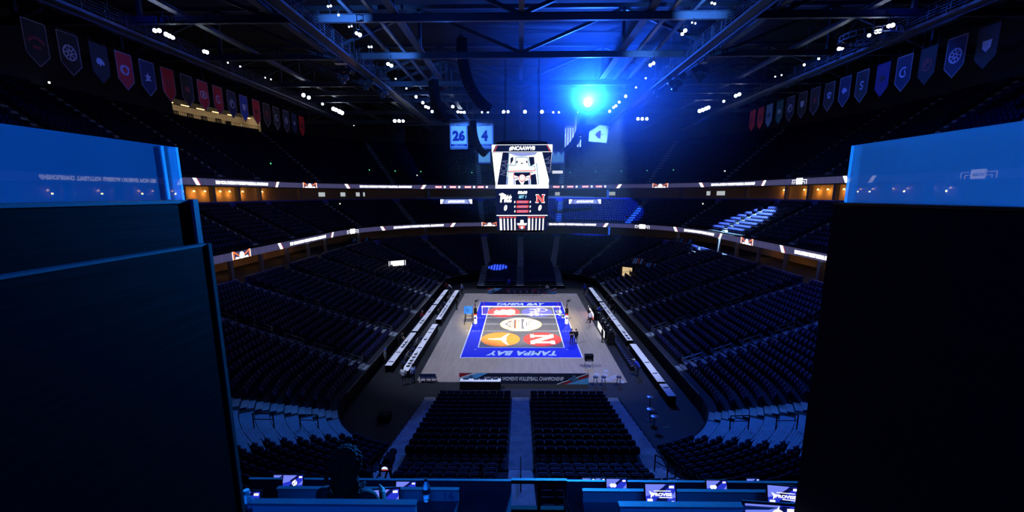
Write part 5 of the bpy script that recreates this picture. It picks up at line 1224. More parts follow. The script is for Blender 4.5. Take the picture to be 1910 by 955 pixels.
# pipe organ cases high on the far wall
M_pipe = emis('glowing organ pipe', (.12, .42, 1.0), .8, False)  # pipes emit light themselves in place of light falling on them
for side, px in (('left', 903.5), ('right', 1041)):
    p = U(px, 293, y=66); t = thing('pipe_organ', 'lit pipe organ case high on the far wall, %s of the scoreboard' % side, 'organ', (p.x, 66, p.z), group=None)
    m = MB(); m.box((0, .5, -.1), (3.4, .8, 3.2)); m.build('case', M_fascia, t)
    for i in range(12):
        x = -1.35+i*2.7/11; hh = 1.5+.8*abs(cos(i*.55)); m = MB(); m.cyl((x, 0, -1.4), (x, 0, -1.4+.35), .03, .1, 8); m.cyl((x, 0, -1.05), (x, 0, -1.05+hh), .1, .1, 10); m.build('pipe', M_pipe, t)
# exit lamps and small lights in the upper tier
M_green = emis('green exit lamp', (.1, .9, .35), 1.2); M_dot = emis('small white lamp', (.9, .85, .7), 2.5)
for i, (px, py, cm, nm) in enumerate([(505, 305, M_green, 'green'), (689, 317, M_green, 'green'), (737, 319, M_green, 'green'), (785, 320, M_green, 'green'), (880, 322, M_green, 'green'), (1063, 322, M_green, 'green'), (1111, 320, M_green, 'green'), (1159, 319.5, M_green, 'green'), (1207, 318, M_green, 'green'), (1256, 317, M_green, 'green'), (660, 234, M_dot, 'white'), (92, 154, M_dot, 'white'), (778, 327, M_dot, 'white'), (1352, 319, M_dot, 'white'), (634, 380, M_dot, 'white'), (1311, 380, M_dot, 'white')]):
    D = None
    for q in range(300, 1500):                           # first point in front of the upper tier
        P = U(px, py, D=q/10); 
        ax_, ay_ = abs(P.x), abs(P.y)
        dd = ax_-13.2 if ay_ < 23 else (ay_-31.5 if ax_ < 4.7 else hypot(ax_-4.7, ay_-23)-8.5)
        zz = 18.3+(dd-28.6)*.7 if dd > 28.6 else (9.7+(dd-19.2)*.535 if dd > 19.2 else -9)
        if (dd > 28.4 and P.z > 17.6 and P.z < zz+.8) or (dd > 42.3) or (dd < 28 and dd > 19.2 and P.z < zz+.7): break
    t = thing('exit_lamp' if nm == 'green' else 'small_lamp', 'tiny %s lamp among the dark upper seats, %s from the left of its colour' % (nm, ORD[sorted([509 if False else a for a in ([505, 689, 737, 785, 880, 1063, 1111, 1159, 1207, 1256] if nm == 'green' else [660, 92, 778, 1352, 634, 1311])]).index(px)]), 'lamp', P, group='tiny %s lamps in the stands' % nm)
    m = MB(); m.box((0, .08, 0), (.5, .1, .3)); m.bar((0, .1, -.1), (0, .1, -.9), .05); m.build('housing', M_black, t)
    m = MB(); m.sph((0, 0, 0), .13, 8, 6); m.build('light', cm, t)

# ------------------------------------------------------------------ people
def capsule_mesh(bones, extra, voxel):
    m = MB()
    for p, q, r0, r1, reg in bones:
        m.cyl(p, q, r0, r1, 12); m.sph(p, r0, 12, 8); m.sph(q, r1, 12, 8)
    for c, r, sc in extra: m.sph(c, r, 16, 12, sc)
    me = m.mesh('body_source', M_skin); o = bpy.data.objects.new('body_source', me); COL.objects.link(o)
    rm = o.modifiers.new('r', 'REMESH'); rm.mode = 'VOXEL'; rm.voxel_size = voxel
    sm = o.modifiers.new('s', 'SMOOTH'); sm.iterations = 3; sm.factor = .5
    dg = bpy.context.evaluated_depsgraph_get(); out = bpy.data.meshes.new_from_object(o.evaluated_get(dg))
    bpy.data.objects.remove(o); return out
def human_mesh(J, voxel=.0125, wide=1.0):
    """J: joints; one continuous body facing -y, regions 0 skin, 1 top, 2 trousers, 3 shoes"""
    V_ = {k: Vector(v) for k, v in J.items() if k != 'short'}; B = []
    P, C, N_ = V_['pelvis'], V_['chest'], V_['neck']; H = V_['head']
    hd = (H-N_).normalized()
    for s in (-1, 1):
        k = 'L' if s < 0 else 'R'; lat = (V_['shR']-V_['shL']).normalized()*s
        B += [(P+lat*.06, C+lat*.07, .115*wide, .125*wide, 1), (C+lat*.07, V_['sh'+k]-lat*.02, .11*wide, .07, 1),
              (V_['sh'+k], V_['el'+k], .058*wide, .044, 1), (V_['el'+k], V_['wr'+k], .042, .029, 1),
              (V_['hip'+k], V_['kn'+k], .088*wide, .058, 2), (V_['kn'+k], V_['an'+k], .056, .040, 2),
              (V_['an'+k]+Vector((0, .03, -.03)), V_['to'+k], .042, .032, 3), (P, V_['hip'+k], .11*wide, .098*wide, 2)]
        # hand: palm, four fingers, thumb
        w = V_['wr'+k]; d = (w-V_['el'+k]).normalized(); side = lat.cross(d).normalized() if abs(lat.dot(d)) < .95 else Vector((0, -1, 0)); side = (side-d*side.dot(d)).normalized(); cu = side.cross(d).normalized()
        B.append((w, w+d*.05, .026, .03, 0))
        for f in range(4):
            a = w+d*.06+side*(-.024+.016*f); L = (.065, .075, .07, .055)[f]
            B += [(a, a+d*L*.55+cu*.006, .0095, .009, 0), (a+d*L*.55+cu*.006, a+d*L+cu*.022, .009, .0075, 0)]
        B.append((w+d*.02+side*(-.025), w+d*.055+side*(-.058), .011, .009, 0))
    B += [(N_-hd*.04, H-hd*.05, .056, .05, 0), (C, N_-hd*.05, .12*wide, .075, 1)]
    fw = V_.get('face', Vector((0, -1, 0))).normalized()
    sd = hd.cross(fw).normalized()
    extra = [(H, .1, (.80, .92, 1.12)), (H+fw*.03-hd*.05, .066, (.85, .85, .95)), (H+fw*.098-hd*.012, .016, (.8, 1, 1.6)), (H+fw*.088-hd*.055, .022, (1.1, .5, .45)), (H+sd*.08-hd*.01, .022, (.5, .8, 1.3)), (H-sd*.08-hd*.01, .022, (.5, .8, 1.3)), (H+fw*.08+hd*.03, .04, (1.3, .4, .35))]
    me = capsule_mesh(B, extra, voxel)
    co = np.empty(len(me.vertices)*3); me.vertices.foreach_get('co', co); co = co.reshape(-1, 3)
    pc = np.array([co[list(p.vertices)].mean(0) for p in me.polygons])
    best = np.full(len(pc), 1e9); reg = np.zeros(len(pc), int)
    for p, q, r0, r1, g in B:
        p_, q_ = np.array(p), np.array(q); d = q_-p_; t = np.clip(((pc-p_)@d)/(d@d+1e-9), 0, 1)
        dist = np.linalg.norm(pc-(p_+t[:, None]*d), axis=1)-(r0+(r1-r0)*t)
        m_ = dist < best; best[m_] = dist[m_]; reg[m_] = g
    hp = np.array(H); m_ = np.linalg.norm(pc-hp, axis=1) < .13; reg[m_] = 0
    if J.get('short'):                                  # short sleeves
        for k in 'LR':
            e = np.array(V_['el'+k]); w = np.array(V_['wr'+k]); 
            dd = w-e; t = ((pc-e)@dd)/(dd@dd); near_ = np.linalg.norm(pc-(e+np.clip(t, 0, 1)[:, None]*dd), axis=1) < .07
            reg[near_ & (t > -.1)] = 0
    me.materials.clear()
    for _ in range(4): me.materials.append(M_skin)
    me.polygons.foreach_set('material_index', reg.astype(np.int32)); me.polygons.foreach_set('use_smooth', [True]*len(me.polygons)); me.update()
    return me, V_
def J_stand(**k):
    J = dict(pelvis=(0, 0, .96), chest=(0, .01, 1.27), neck=(0, .01, 1.47), head=(0, -.015, 1.64),
             shL=(-.19, .01, 1.41), shR=(.19, .01, 1.41), elL=(-.25, .03, 1.13), elR=(.25, .03, 1.13), wrL=(-.26, -.06, .89), wrR=(.26, -.06, .89),
             hipL=(-.09, 0, .92), hipR=(.09, 0, .92), knL=(-.11, -.02, .50), knR=(.11, -.02, .50), anL=(-.12, .02, .10), anR=(.12, .02, .10), toL=(-.14, -.17, .035), toR=(.14, -.17, .035))
    J.update(k); return J
def J_sit(h=.45, lean=.12, **k):
    J = dict(pelvis=(0, .02, h+.09), chest=(0, -.01-lean*.5, h+.40), neck=(0, -.02-lean, h+.60), head=(0, -.06-lean*1.3, h+.77),
             shL=(-.19, -.02-lean, h+.54), shR=(.19, -.02-lean, h+.54), elL=(-.26, -.12-lean, h+.30), elR=(.26, -.12-lean, h+.30), wrL=(-.14, -.36-lean, h+.33), wrR=(.14, -.36-lean, h+.33),
             hipL=(-.09, 0, h+.07), hipR=(.09, 0, h+.07), knL=(-.12, -.42, h+.07), knR=(.12, -.42, h+.07), anL=(-.12, -.40, max(.10, h-.33)), anR=(.12, -.40, max(.10, h-.33)), toL=(-.13, -.57, max(.035, h-.40)), toR=(.13, -.57, max(.035, h-.40)))
    J.update(k); return J
def hair_mesh(V_, kind='short'):
    H = V_['head']; m = MB(); rnd = random.Random(3)
    hd = (H-V_['neck']).normalized()
    if kind == 'short': m.sph(H+Vector((0, .022, .03)), .105, 16, 10, (.84, .92, 1.0))
    elif kind == 'long':
        m.sph(H+Vector((0, .022, .03)), .108, 16, 10, (.88, .95, 1.02)); m.sph(H+Vector((0, .07, -.10)), .09, 12, 8, (.95, .6, 1.7))
    elif kind == 'curly':
        m.sph(H+Vector((0, .03, .03)), .118, 20, 14, (.95, .95, 1.05)); m.sph(H+Vector((0, .07, -.12)), .105, 16, 10, (1.1, .7, 1.6))
        for _ in range(260):
            a, b = rnd.uniform(0, 2*pi), rnd.uniform(-.9, 1.5); c = H+Vector((.112*cos(a)*cos(b), .03+.112*sin(a)*cos(b), .03+.125*sin(b)))
            if c.y < H.y-.06 and c.z < H.z+.03: continue
            m.sph(c, rnd.uniform(.012, .024), 6, 4)
        for _ in range(120):
            c = H+Vector((rnd.uniform(-.12, .12), .06+rnd.uniform(-.01, .08), rnd.uniform(-.29, -.02))); m.sph(c, rnd.uniform(.012, .022), 6, 4)
    elif kind == 'cap':
        m.sph(H+Vector((0, .01, .045)), .105, 16, 10, (.86, .95, .8)); m.box(H+Vector((0, -.13, .045)), (.13, .11, .015))
    return m
def cloth(name, rgb): return mat('cloth '+name, rgb, .85, var=.1, scale=14)
C_bk = cloth('black', (.006, .006, .008)); C_wh = cloth('white', (.8, .8, .84)); C_bl = cloth('royal blue', (.02, .06, .6)); C_lb = cloth('light blue', (.4, .5, .85)); C_rd = cloth('red', (.4, .02, .03)); C_gy = cloth('grey', (.12, .12, .14)); C_nv = cloth('navy', (.015, .02, .07)); C_sh = cloth('shoe', (.03, .03, .03)); C_ws = cloth('white shoe', (.75, .75, .78))
M_hair = mat('dark hair', (.004, .003, .003), .8, spec=.15, bump=.3, scale=40); M_hairw = mat('grey hair', (.5, .5, .52), .7)
POSES = {}
POSES['stand'] = human_mesh(J_stand()); POSES['arms crossed'] = human_mesh(J_stand(elL=(-.25, -.02, 1.14), elR=(.25, -.02, 1.14), wrL=(.02, -.2, 1.17), wrR=(-.02, -.22, 1.22), short=1))
POSES['walk'] = human_mesh(J_stand(knL=(-.1, -.16, .53), anL=(-.1, -.14, .12), toL=(-.11, -.33, .07), knR=(.1, .06, .50), anR=(.1, .26, .14), toR=(.1, .12, .035), elL=(-.24, .1, 1.14), wrL=(-.25, .16, .9), elR=(.24, -.04, 1.14), wrR=(.23, -.22, .98)))
POSES['bend'] = human_mesh(J_stand(chest=(0, -.14, 1.22), neck=(0, -.30, 1.37), head=(0, -.41, 1.48), shL=(-.19, -.26, 1.33), shR=(.19, -.26, 1.33), elL=(-.24, -.36, 1.07), elR=(.24, -.36, 1.07), wrL=(-.17, -.53, .92), wrR=(.17, -.53, .92), pelvis=(0, .05, .95), short=1))
POSES['sit'] = human_mesh(J_sit())
HAIRM = {(p, k): hair_mesh(POSES[p][1], k).mesh('hair', M_hair) for p in POSES for k in ('short', 'long', 'cap')}
def person(pose, loc, rz, lab, top, pants, shoes=None, hair='short', hairmat=None, s=1.0, group=None, skin=None):
    me, V_ = POSES[pose]
    o = link('person', me, label=lab, cat='person', group=group, loc=loc); o.rotation_euler = (0, 0, rz); o.scale = (s,)*3
    for i, m_ in enumerate((skin or M_skin, top, pants, shoes or C_sh)): o.material_slots[i].link = 'OBJECT'; o.material_slots[i].material = m_
    h = link('baseball_cap' if hair == 'cap' else 'hair', HAIRM[(pose, hair)], o)
    h.material_slots[0].link = 'OBJECT'; h.material_slots[0].material = hairmat or M_hair
    e = MB(); H = V_['head']
    for sx in (-1, 1): e.sph(H+Vector((sx*.032, -.084, .012)), .012, 8, 6)
    if pose != 'bend': e.build('eyes', M_whitep, o)
    return o
def at(px, py, z=0): p = U(px, py, z=z); return (p.x, p.y, z)
person('arms crossed', at(1066, 643, .05), .3, 'person in black standing on the blue court border, farther of a pair', C_bk, C_bk)
person('stand', at(1074, 642, .05), pi+.4, 'person in black standing with back turned, nearer of the court pair', C_bk, C_bk, s=.97)
person('stand', (8.6, 1.9, .04), -pi/2, 'person in dark clothes standing between the two courtside displays', C_bk, C_nv)
person('walk', (8.5, -.2, .04), .15, 'person in a white top and black trousers walking along the right sideline', C_wh, C_bk, C_ws, 'long')
person('stand', (8.75, -7.2, .04), pi/2, 'person in black standing by the draped camera cart', C_bk, C_bk)
person('stand', (-9.9, -18.9, 0), pi, 'person in a pale checked shirt at the near end of the inner press row', C_wh, C_gy)
person('stand', (-9.2, -18.4, 0), -pi*.7, 'person in a light blue shirt at the near end of the inner press row', C_lb, C_nv)
person('bend', (10.25, -16.7, 0), -pi*.65, 'person in a royal blue shirt bending toward the right press table', C_bl, C_nv, hair='cap', hairmat=C_wh)
person('stand', at(1090, 548), .5, 'person in a blue shirt standing at the far right floor corner', C_bl, C_nv)
person('stand', (-13.4 + .7, -14.4, 0), pi/2, 'person in a blue cap standing behind the outer left press row', C_gy, C_bk, hair='cap', hairmat=C_bl)
person('sit', (-12.75, 1.7, 0), pi/2, 'person in a red top seated behind the outer left press row', C_rd, C_nv, hair='short', hairmat=M_hairw)
person('sit', (-12.75, 8.6, 0), pi/2, 'person in dark clothes with pale face seated far down the outer left press row', C_bk, C_nv)
for i, y in enumerate((3.0, 5.4, 7.2, 10.4)):
    person('sit', (-10.95, y, 0), pi/2, 'person in black seated at the inner left press row, %s from the camera' % ORD[i+2], (C_bk, C_gy, C_nv, C_bk)[i], C_bk, hair=('short', 'long')[i % 2])
for i, y in enumerate((-13.6, -9.6)):
    person('sit', (-10.95, y, 0), pi/2, 'person in dark grey seated at the inner left press row, %s from the camera' % ORD[i], C_gy, C_bk)
person('bend', (-12.9, -8.6, 0), pi/2, 'person in black bending over the outer left press table', C_bk, C_bk)
for i, (x, y) in enumerate([(-8.9, 7.3), (12.5, 9.6), (12.5, 7.4)]):
    person('stand', (x, y, 0), (-pi/2, pi/2, pi/2)[i], ('person in black standing at the left sideline of the far court half', 'person in dark clothes by the right seating rail, farther one', 'person in dark clothes by the right seating rail, nearer one')[i], C_bk, C_bk)
person('stand', at(949, 538), 0, 'person in a blue shirt standing behind the far banner', C_bl, C_nv)
person('sit', (3.1, 19.4, 0), 0, 'person in black seated behind the far white topped table', C_bk, C_bk)
person('sit', (4.3, 19.4, 0), 0, 'person in a white top seated behind the far white topped table', C_wh, C_bk)
person('stand', at(862, 548), -.8, 'person in blue standing at the far left floor corner', C_lb, C_nv, s=.95)
person('bend', at(841, 547), -pi/2, 'person in a white shirt leaning at the far end of the outer left press row', C_wh, C_nv)
person('stand', at(832, 545), .6, 'person in a red top by the far end of the outer left press row', C_rd, C_gy, s=.95)
person('sit', (10.3, 4.6, 0), pi/2, 'person in blue seated behind the red and white courtside display', C_bl, C_bk)
person('sit', (10.4, -.9, 0), pi/2, 'person in black seated behind the nearer courtside display', C_bk, C_bk)
person('sit', (12.2, 5.6, 0), -pi/2+pi, 'person in black seated behind the right press row', C_bk, C_bk)

# television camera with its operator at the left near stairs
M_vf = emis('viewfinder picture', lin((190, 200, 235)), 1.6)
p = U(722, 866, D=19.5); zg = 3.0
t = thing('television_camera', 'black television camera on a tripod with a small lit viewfinder near the left stairs', 'camera', (p.x, p.y, zg))
h = p.z-zg
m = MB(); m.box((0, .25, h), (.34, .8, .36)); m.cyl((0, .6, h), (0, 1.0, h), .13, .16, 14); m.box((0, .2, h+.22), (.2, .5, .1)); m.bar((.2, -.1, h-.2), (.35, -.65, h-.35), .035); m.bar((-.2, -.1, h-.2), (-.35, -.65, h-.35), .035); m.build('camera_body', M_black, t)
m = MB()
for a in (pi/2, pi/2+2.1, pi/2-2.1): mm = MB(); mm.bar((0, .2, h-.25), (.55*cos(a), .2+.55*sin(a), 0), .06); mm.build('leg', M_blackm, t)
m.cyl((0, .2, h-.35), (0, .2, h-.18), .1); m.build('tripod_head', M_blackm, t)
m = MB(); m.box((0, -.30, h+.02), (.46, .08, .3)); v = m.build('viewfinder', M_black, t)
m = MB(); m.box((0, -.345, h+.03), (.33, .01, .19)); m.build('viewfinder_screen', M_navy2, v)
m = MB(); m.prism([(-.14, -.02), (.14, -.02), (.09, .06), (.03, .09), (-.03, .09), (-.09, .06)], frame((0, -.352, h+.02), (1, 0, 0), (0, 0, 1)), .004); m.build('viewfinder_picture', M_vf, v)
m = MB(); m.box((0, -.356, h-.04), (.26, .006, .02)); m.build('viewfinder_bar', M_ledR, v)
person('stand', (p.x-.75, p.y-.45, zg+.25), pi-.3, 'television camera operator in black beside the lit viewfinder', C_bk, C_bk, hair='short')
p2 = U(897, 885, D=19); t = thing('camera_tripod', 'thin black camera tripod among the dark seats left of the near centre stairs', 'tripod', (p2.x, p2.y, 3.6)); h = p2.z-3.6+.35
m = MB()
for a in (pi/2, pi/2+2.1, pi/2-2.1): m = MB(); m.bar((0, 0, h), (.4*cos(a), .4*sin(a), 0), .04); m.build('leg', M_blackm, t)
m = MB(); m.box((0, 0, h+.1), (.14, .22, .16)); m.cyl((0, .1, h+.1), (0, .28, h+.1), .05); m.build('camera', M_black, t)

# ------------------------------------------------------------------ the press booth in front of the camera
M_panel = mat('dark brushed partition', (.0004, .0005, .0012), .7, spec=.015, var=.35, scale=5, bump=.25)
for n_ in M_panel.node_tree.nodes:
    if n_.type == 'TEX_NOISE':
        mp_ = M_panel.node_tree.nodes.new('ShaderNodeMapping'); mp_.inputs['Scale'].default_value = (1, .25, 6)
        src = n_.inputs['Vector'].links[0].from_socket; M_panel.node_tree.links.new(src, mp_.inputs['Vector']); M_panel.node_tree.links.new(mp_.outputs['Vector'], n_.inputs['Vector'])
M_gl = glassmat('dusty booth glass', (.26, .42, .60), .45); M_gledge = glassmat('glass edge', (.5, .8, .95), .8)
YE = -53.60; ZB = 13.5; M_gl_lit = glassmat('lit dusty booth glass', (.85, .97, 1.0), .85)  # paler, denser copy of the pane: its stronger light put into the colour
M_litcap = mat('lit cap strip', (.012, .02, .04), .6, spec=.2)  # lighter than the panels: light on the top edges put into colour
def wallbox(x, w, y1, z0, z1, nm, mt, t): m = MB(); m.box((x, (y1-60)/2, (z0+z1)/2), (w, y1+60, z1-z0)); return m.build(nm, mt, t)
t = thing('booth_partition', 'tall dark partition at the left of the booth carrying a glass pane', 'partition', (-1.522, 0, 0))
wallbox(0, .04, YE, ZB, 15.78, 'panel', M_panel, t); wallbox(0, .045, YE, 15.78, 15.792, 'top_cap', M_litcap, t)
m = MB(); m.box((.022, YE+.012, (ZB+15.79)/2), (.02, .03, 15.80-ZB)); m.build('end_post', M_litcap, t)
t = thing('booth_partition', 'lower dark partition stepping down beside the left glass topped one', 'partition', (-1.468, 0, 0))
wallbox(0, .035, YE-.015, ZB, 15.605, 'panel', M_panel, t); wallbox(0, .038, YE-.015, 15.605, 15.613, 'top_cap', M_litcap, t)
m = MB(); m.box((.002, YE+.0, (ZB+15.61)/2), (.042, .02, 15.615-ZB)); m.build('end_post', M_black, t)
t = thing('booth_partition', 'black partition at the right of the booth carrying a glass pane', 'partition', (1.15, 0, 0))
wallbox(0, .056, YE, ZB, 15.765, 'panel', mat('black partition', (.004, .005, .007), .7, spec=.05), t); wallbox(0, .062, YE, 15.765, 15.775, 'top_cap', M_blackm, t)
for x, zb, zt2, lab, gm in ((-1.522, 15.793, 16.0, 'left', M_gl), (1.16, 15.776, 15.994, 'right', M_gl_lit)):
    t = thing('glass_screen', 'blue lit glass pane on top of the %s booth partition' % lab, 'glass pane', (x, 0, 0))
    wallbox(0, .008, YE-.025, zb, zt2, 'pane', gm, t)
    m = MB(); m.box((0, YE-.018, (zb+zt2)/2), (.010, .013, zt2-zb)); m.build('polished_edge', M_gledge, t)
    if lab == 'left':
        m = MB(); m.box((.008, YE-.10, (zb+zt2)/2), (.004, .008, zt2-zb-.006)); m.build('joint_strip', M_gledge, t)
# stepped floor of the booth
M_bfloor = mat('booth floor', (.003, .004, .006), .8, spec=.1)
PN, PM, PF = U(955, 942, D=2.25), U(955, 914.5, D=4.0), U(955, 897, D=5.9)
m = MB(); m.box((0, -57.5, 14.1), (7.5, 5.6, .2)); m.box((0, (PN.y-54.7)/2, 13.35), (7.5, 54.7+PN.y, .3)); m.box((0, (PN.y+PM.y)/2, 12.38), (7.5, PM.y-PN.y, .3)); m.box((0, (PM.y+PF.y)/2, 11.4), (7.5, PF.y-PM.y, .3))
m.box((0, PF.y+.6, 10.35), (7.5, 1.4, .3)); m.box((0, PF.y+1.3, 10.2), (7.5, .1, 1.4)); m.build('floor', M_bfloor, kind='structure')
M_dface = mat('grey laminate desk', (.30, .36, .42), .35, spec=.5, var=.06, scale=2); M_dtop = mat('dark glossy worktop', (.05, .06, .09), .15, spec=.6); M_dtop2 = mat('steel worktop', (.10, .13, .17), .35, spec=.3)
def desk(x0, x1, P, ph, dep, lab, numtxt=None, numx=None, top=M_dtop, face=M_dface):
    t = thing('booth_desk', lab, 'desk', ((x0+x1)/2, P.y, P.z)); w = x1-x0
    m = MB(); m.box((0, .0, -ph/2), (w, .025, ph)); m.build('back_panel', face, t)
    m = MB(); m.box((0, .0, .006), (w+.01, .04, .012)); m.build('panel_cap', M_dtop2, t)
    m = MB(); m.box((0, -dep/2-.01, -ph-.015), (w, dep, .03)); m.build('worktop', top, t)
    m = MB(); m.box((0, -.12, -ph-.35), (w-.1, .03, .62)); m.box((-w/2+.03, -dep/2, -ph-.37), (.03, dep*.8, .66)); m.box((w/2-.03, -dep/2, -ph-.37), (.03, dep*.8, .66)); m.build('frame', M_black, t)
    if numtxt:
        m = MB(); add_text(m, numtxt, .085, .075, frame((numx-(x0+x1)/2, -.014, -ph*.5), (1, 0, 0), (0, 0, 1)), .002, bold=.03); m.build('desk_number', mat('dark number', (.10, .16, .26), .5), t)
    return t
xa = U(775, 936, D=2.25).x; xb = U(855, 909, D=4.0).x; xc = U(1155, 938, D=2.25).x; xd = U(1087, 912, D=4.0).x
desk(-2.24, xa, PN, .20, .40, 'blue lit desk with the number 22, nearest the camera on the left', '22', U(752, 950, D=2.25).x, top=M_dtop)
desk(-2.24, xb, PM, .10, .46, 'blue lit desk with the number 16, second from the camera on the left', '16', U(838, 918, D=4.0).x)
desk(xc, 1.95, PN, .20, .40, 'blue lit desk nearest the camera on the right', top=M_dtop2)
desk(xd, 1.95, PM, .10, .46, 'long blue lit desk second from the camera on the right', top=M_dtop2)
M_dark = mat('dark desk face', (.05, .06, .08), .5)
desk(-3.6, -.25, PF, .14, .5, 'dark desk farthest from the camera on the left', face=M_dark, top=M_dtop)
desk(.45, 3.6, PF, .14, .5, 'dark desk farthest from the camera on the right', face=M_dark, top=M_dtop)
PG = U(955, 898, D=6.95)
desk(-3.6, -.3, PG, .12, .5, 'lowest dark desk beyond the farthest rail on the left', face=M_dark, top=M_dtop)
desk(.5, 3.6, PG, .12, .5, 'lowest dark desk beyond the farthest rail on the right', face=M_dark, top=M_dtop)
m = MB(); m.bar((-.25, PF.y, PF.z), (.45, PF.y, PF.z), .05); m.bar((0.1, PF.y, PF.z), (0.1, PF.y, PF.z-1.0), .04); m.build('front_rail', M_blackm, label='dark front rail across the booth aisle between the farthest desks', cat='railing')
# tablets
E_tb, E_tl, E_td, E_tw = emis('tablet blue', lin((40, 55, 215)), .9), emis('tablet light blue', lin((120, 135, 250)), .95), emis('tablet dark blue', lin((10, 12, 70)), .9), emis('tablet white', (1, 1, 1), 1.3)
def tablet(px, py, D, logo, lab, tilt=22, rz=0.0, w=.26, h=.175, lie=False):
    p = U(px, py, D=D); t = thing('tablet', lab, 'tablet', p, rz, 'tablets on the booth desks')
    R_ = Matrix.Rotation(radians(-tilt), 3, 'X'); R4 = R_.to_4x4()
    m = MB(); m.box(R_ @ Vector((0, .006, 0)), (w, .012, h), R_); m.build('case', M_black, t)
    m = MB(); m.bar(R_ @ Vector((0, .012, 0)), R_ @ Vector((0, .012, -h/2))+Vector((0, .08, 0)), .03); m.build('stand', M_blackm, t)
    F = R4 @ frame((0, 0, 0), (1, 0, 0), (0, 0, 1)); W2, H2 = w/2-.012, h/2-.012
    m = MB(); m.prism([(-W2, -H2), (W2, -H2), (W2, H2), (-W2, H2)], F, .001); s = m.build('screen', E_tb, t)
    m = MB(); m.prism([(-W2, -H2*.2), (-W2*.3, H2*.1), (W2*.1, H2*.55), (W2*.35, H2), (-W2, H2)], F, .0015); m.prism([(W2*.55, -H2*.5), (W2, -H2*.3), (W2, H2*.3)], F, .0015); m.build('light_field', E_tl, s)
    m = MB(); m.prism([(-W2*.1, -H2*.1), (W2*.75, H2*.95), (W2*.45, H2), (-W2*.3, H2*.2)][::1], F, .002); m.prism([(-W2*.5, -H2*.95), (W2*.5, -H2*.95), (W2*.4, -H2*.3), (-W2*.2, -H2*.35)], F, .002); m.build('dark_streak', E_td, s)
    m = MB(); m.prism([(W2*.6, H2*.62), (W2*.92, H2*.62), (W2*.92, H2*.85), (W2*.6, H2*.85)], F, .003)
    if logo == 'PROVISE':
        add_text(m, 'PROVISE', W2*1.3, H2*.34, F, .001, c=(W2*.12, -H2*.02), z0=.002, bold=.04)
        m.prism([(-W2*.78, H2*.35), (-W2*.48, H2*.1), (-W2*.55, -H2*.15), (-W2*.68, -H2*.4), (-W2*.66, -H2*.05)], F, .003)
        m.prism([(-W2*.45, H2*.3), (W2*.7, H2*.3), (W2*.7, H2*.37), (-W2*.45, H2*.37)], F, .003); m.prism([(-W2*.1, -H2*.35), (W2*.75, -H2*.35), (W2*.75, -H2*.28), (-W2*.1, -H2*.28)], F, .003)
        m.prism([(-W2*.9, -H2*.95), (-W2*.55, -H2*.95), (-W2*.55, -H2*.45), (-W2*.9, -H2*.45)], F, .003); m.prism([(W2*.72, -H2*.95), (W2*.9, -H2*.95), (W2*.9, -H2*.65), (W2*.72, -H2*.65)], F, .003); m.prism([(-W2*.25, -H2*.93), (W2*.4, -H2*.93), (W2*.4, -H2*.85), (-W2*.25, -H2*.85)], F, .003)
    elif logo in ('bolt', 'bolthigh'):
        q0, q1 = (W2*.2, -H2*.15) if logo == 'bolt' else (W2*.25, H2*.38)
        ringpoly(m, (q0, q1), H2*.30, H2*.40, F, .003, n=20)
        m.prism([(a*H2*.8+q0, b*H2*.8+q1) for a, b in [(.1, .75), (-.4, -.05), (-.05, .0), (-.25, -.75), (.45, .12), (.08, .08)]], F, .003)
    elif logo == 'rings':
        for q in (-1, 1): m.prism(circle((-W2*.35+q*H2*.22, H2*.05), H2*.3, 16), F, .003)
        m.prism([(-W2*.55, -H2*.62), (W2*.7, -H2*.62), (W2*.7, -H2*.45), (-W2*.55, -H2*.45)], F, .003); m.prism([(-W2*.55, -H2*.9), (W2*.05, -H2*.9), (W2*.05, -H2*.75), (-W2*.55, -H2*.75)], F, .003)
    m.build('white_graphics', E_tw, s)
    return t
tablet(1232, 922, 3.72, 'PROVISE', 'tablet fully visible on the second right desk, white lettering on blue')
tablet(1462, 926, 3.7, 'PROVISE', 'tablet beside the right partition on the second desk, partly cut off', rz=-.15)
tablet(1440, 974, 2.2, 'bolthigh', 'largest tablet on the nearest right desk with a white lightning ring', rz=-.1)
tablet(1150, 906, 5.55, 'rings', 'tablet with two white circles on the far right desk near the aisle')
tablet(1337, 909, 5.55, 'rings', 'tablet with two white circles on the far right desk near its middle')
tablet(546, 899, 5.55, 'bolt', 'tablet with a white lightning ring on the far left desk')
tablet(716, 932, 3.75, '', 'tilted tablet on the desk beyond the number 22, right of the seated person', rz=.12)
tablet(757, 911, 5.6, '', 'tablet mostly hidden behind the desk with the number 16')
tablet(456, 936, 3.7, '', 'tablet at the far left beside the large water bottle')
for i, (px, py, lab) in enumerate(((1098, 899, 'small distant tablet nearest the aisle in the far right row'), (1117, 899, 'second small distant tablet from the aisle in the far right row'), (1258, 902, 'distant tablet glowing as a thin line behind the visible PROVISE tablet'), (1405, 900, 'distant tablet farthest right in the far row'), (522, 893, 'distant tablet behind the left lightning ring tablet'))):
    tablet(px, py, 6.6, '', lab, w=.2, h=.12)
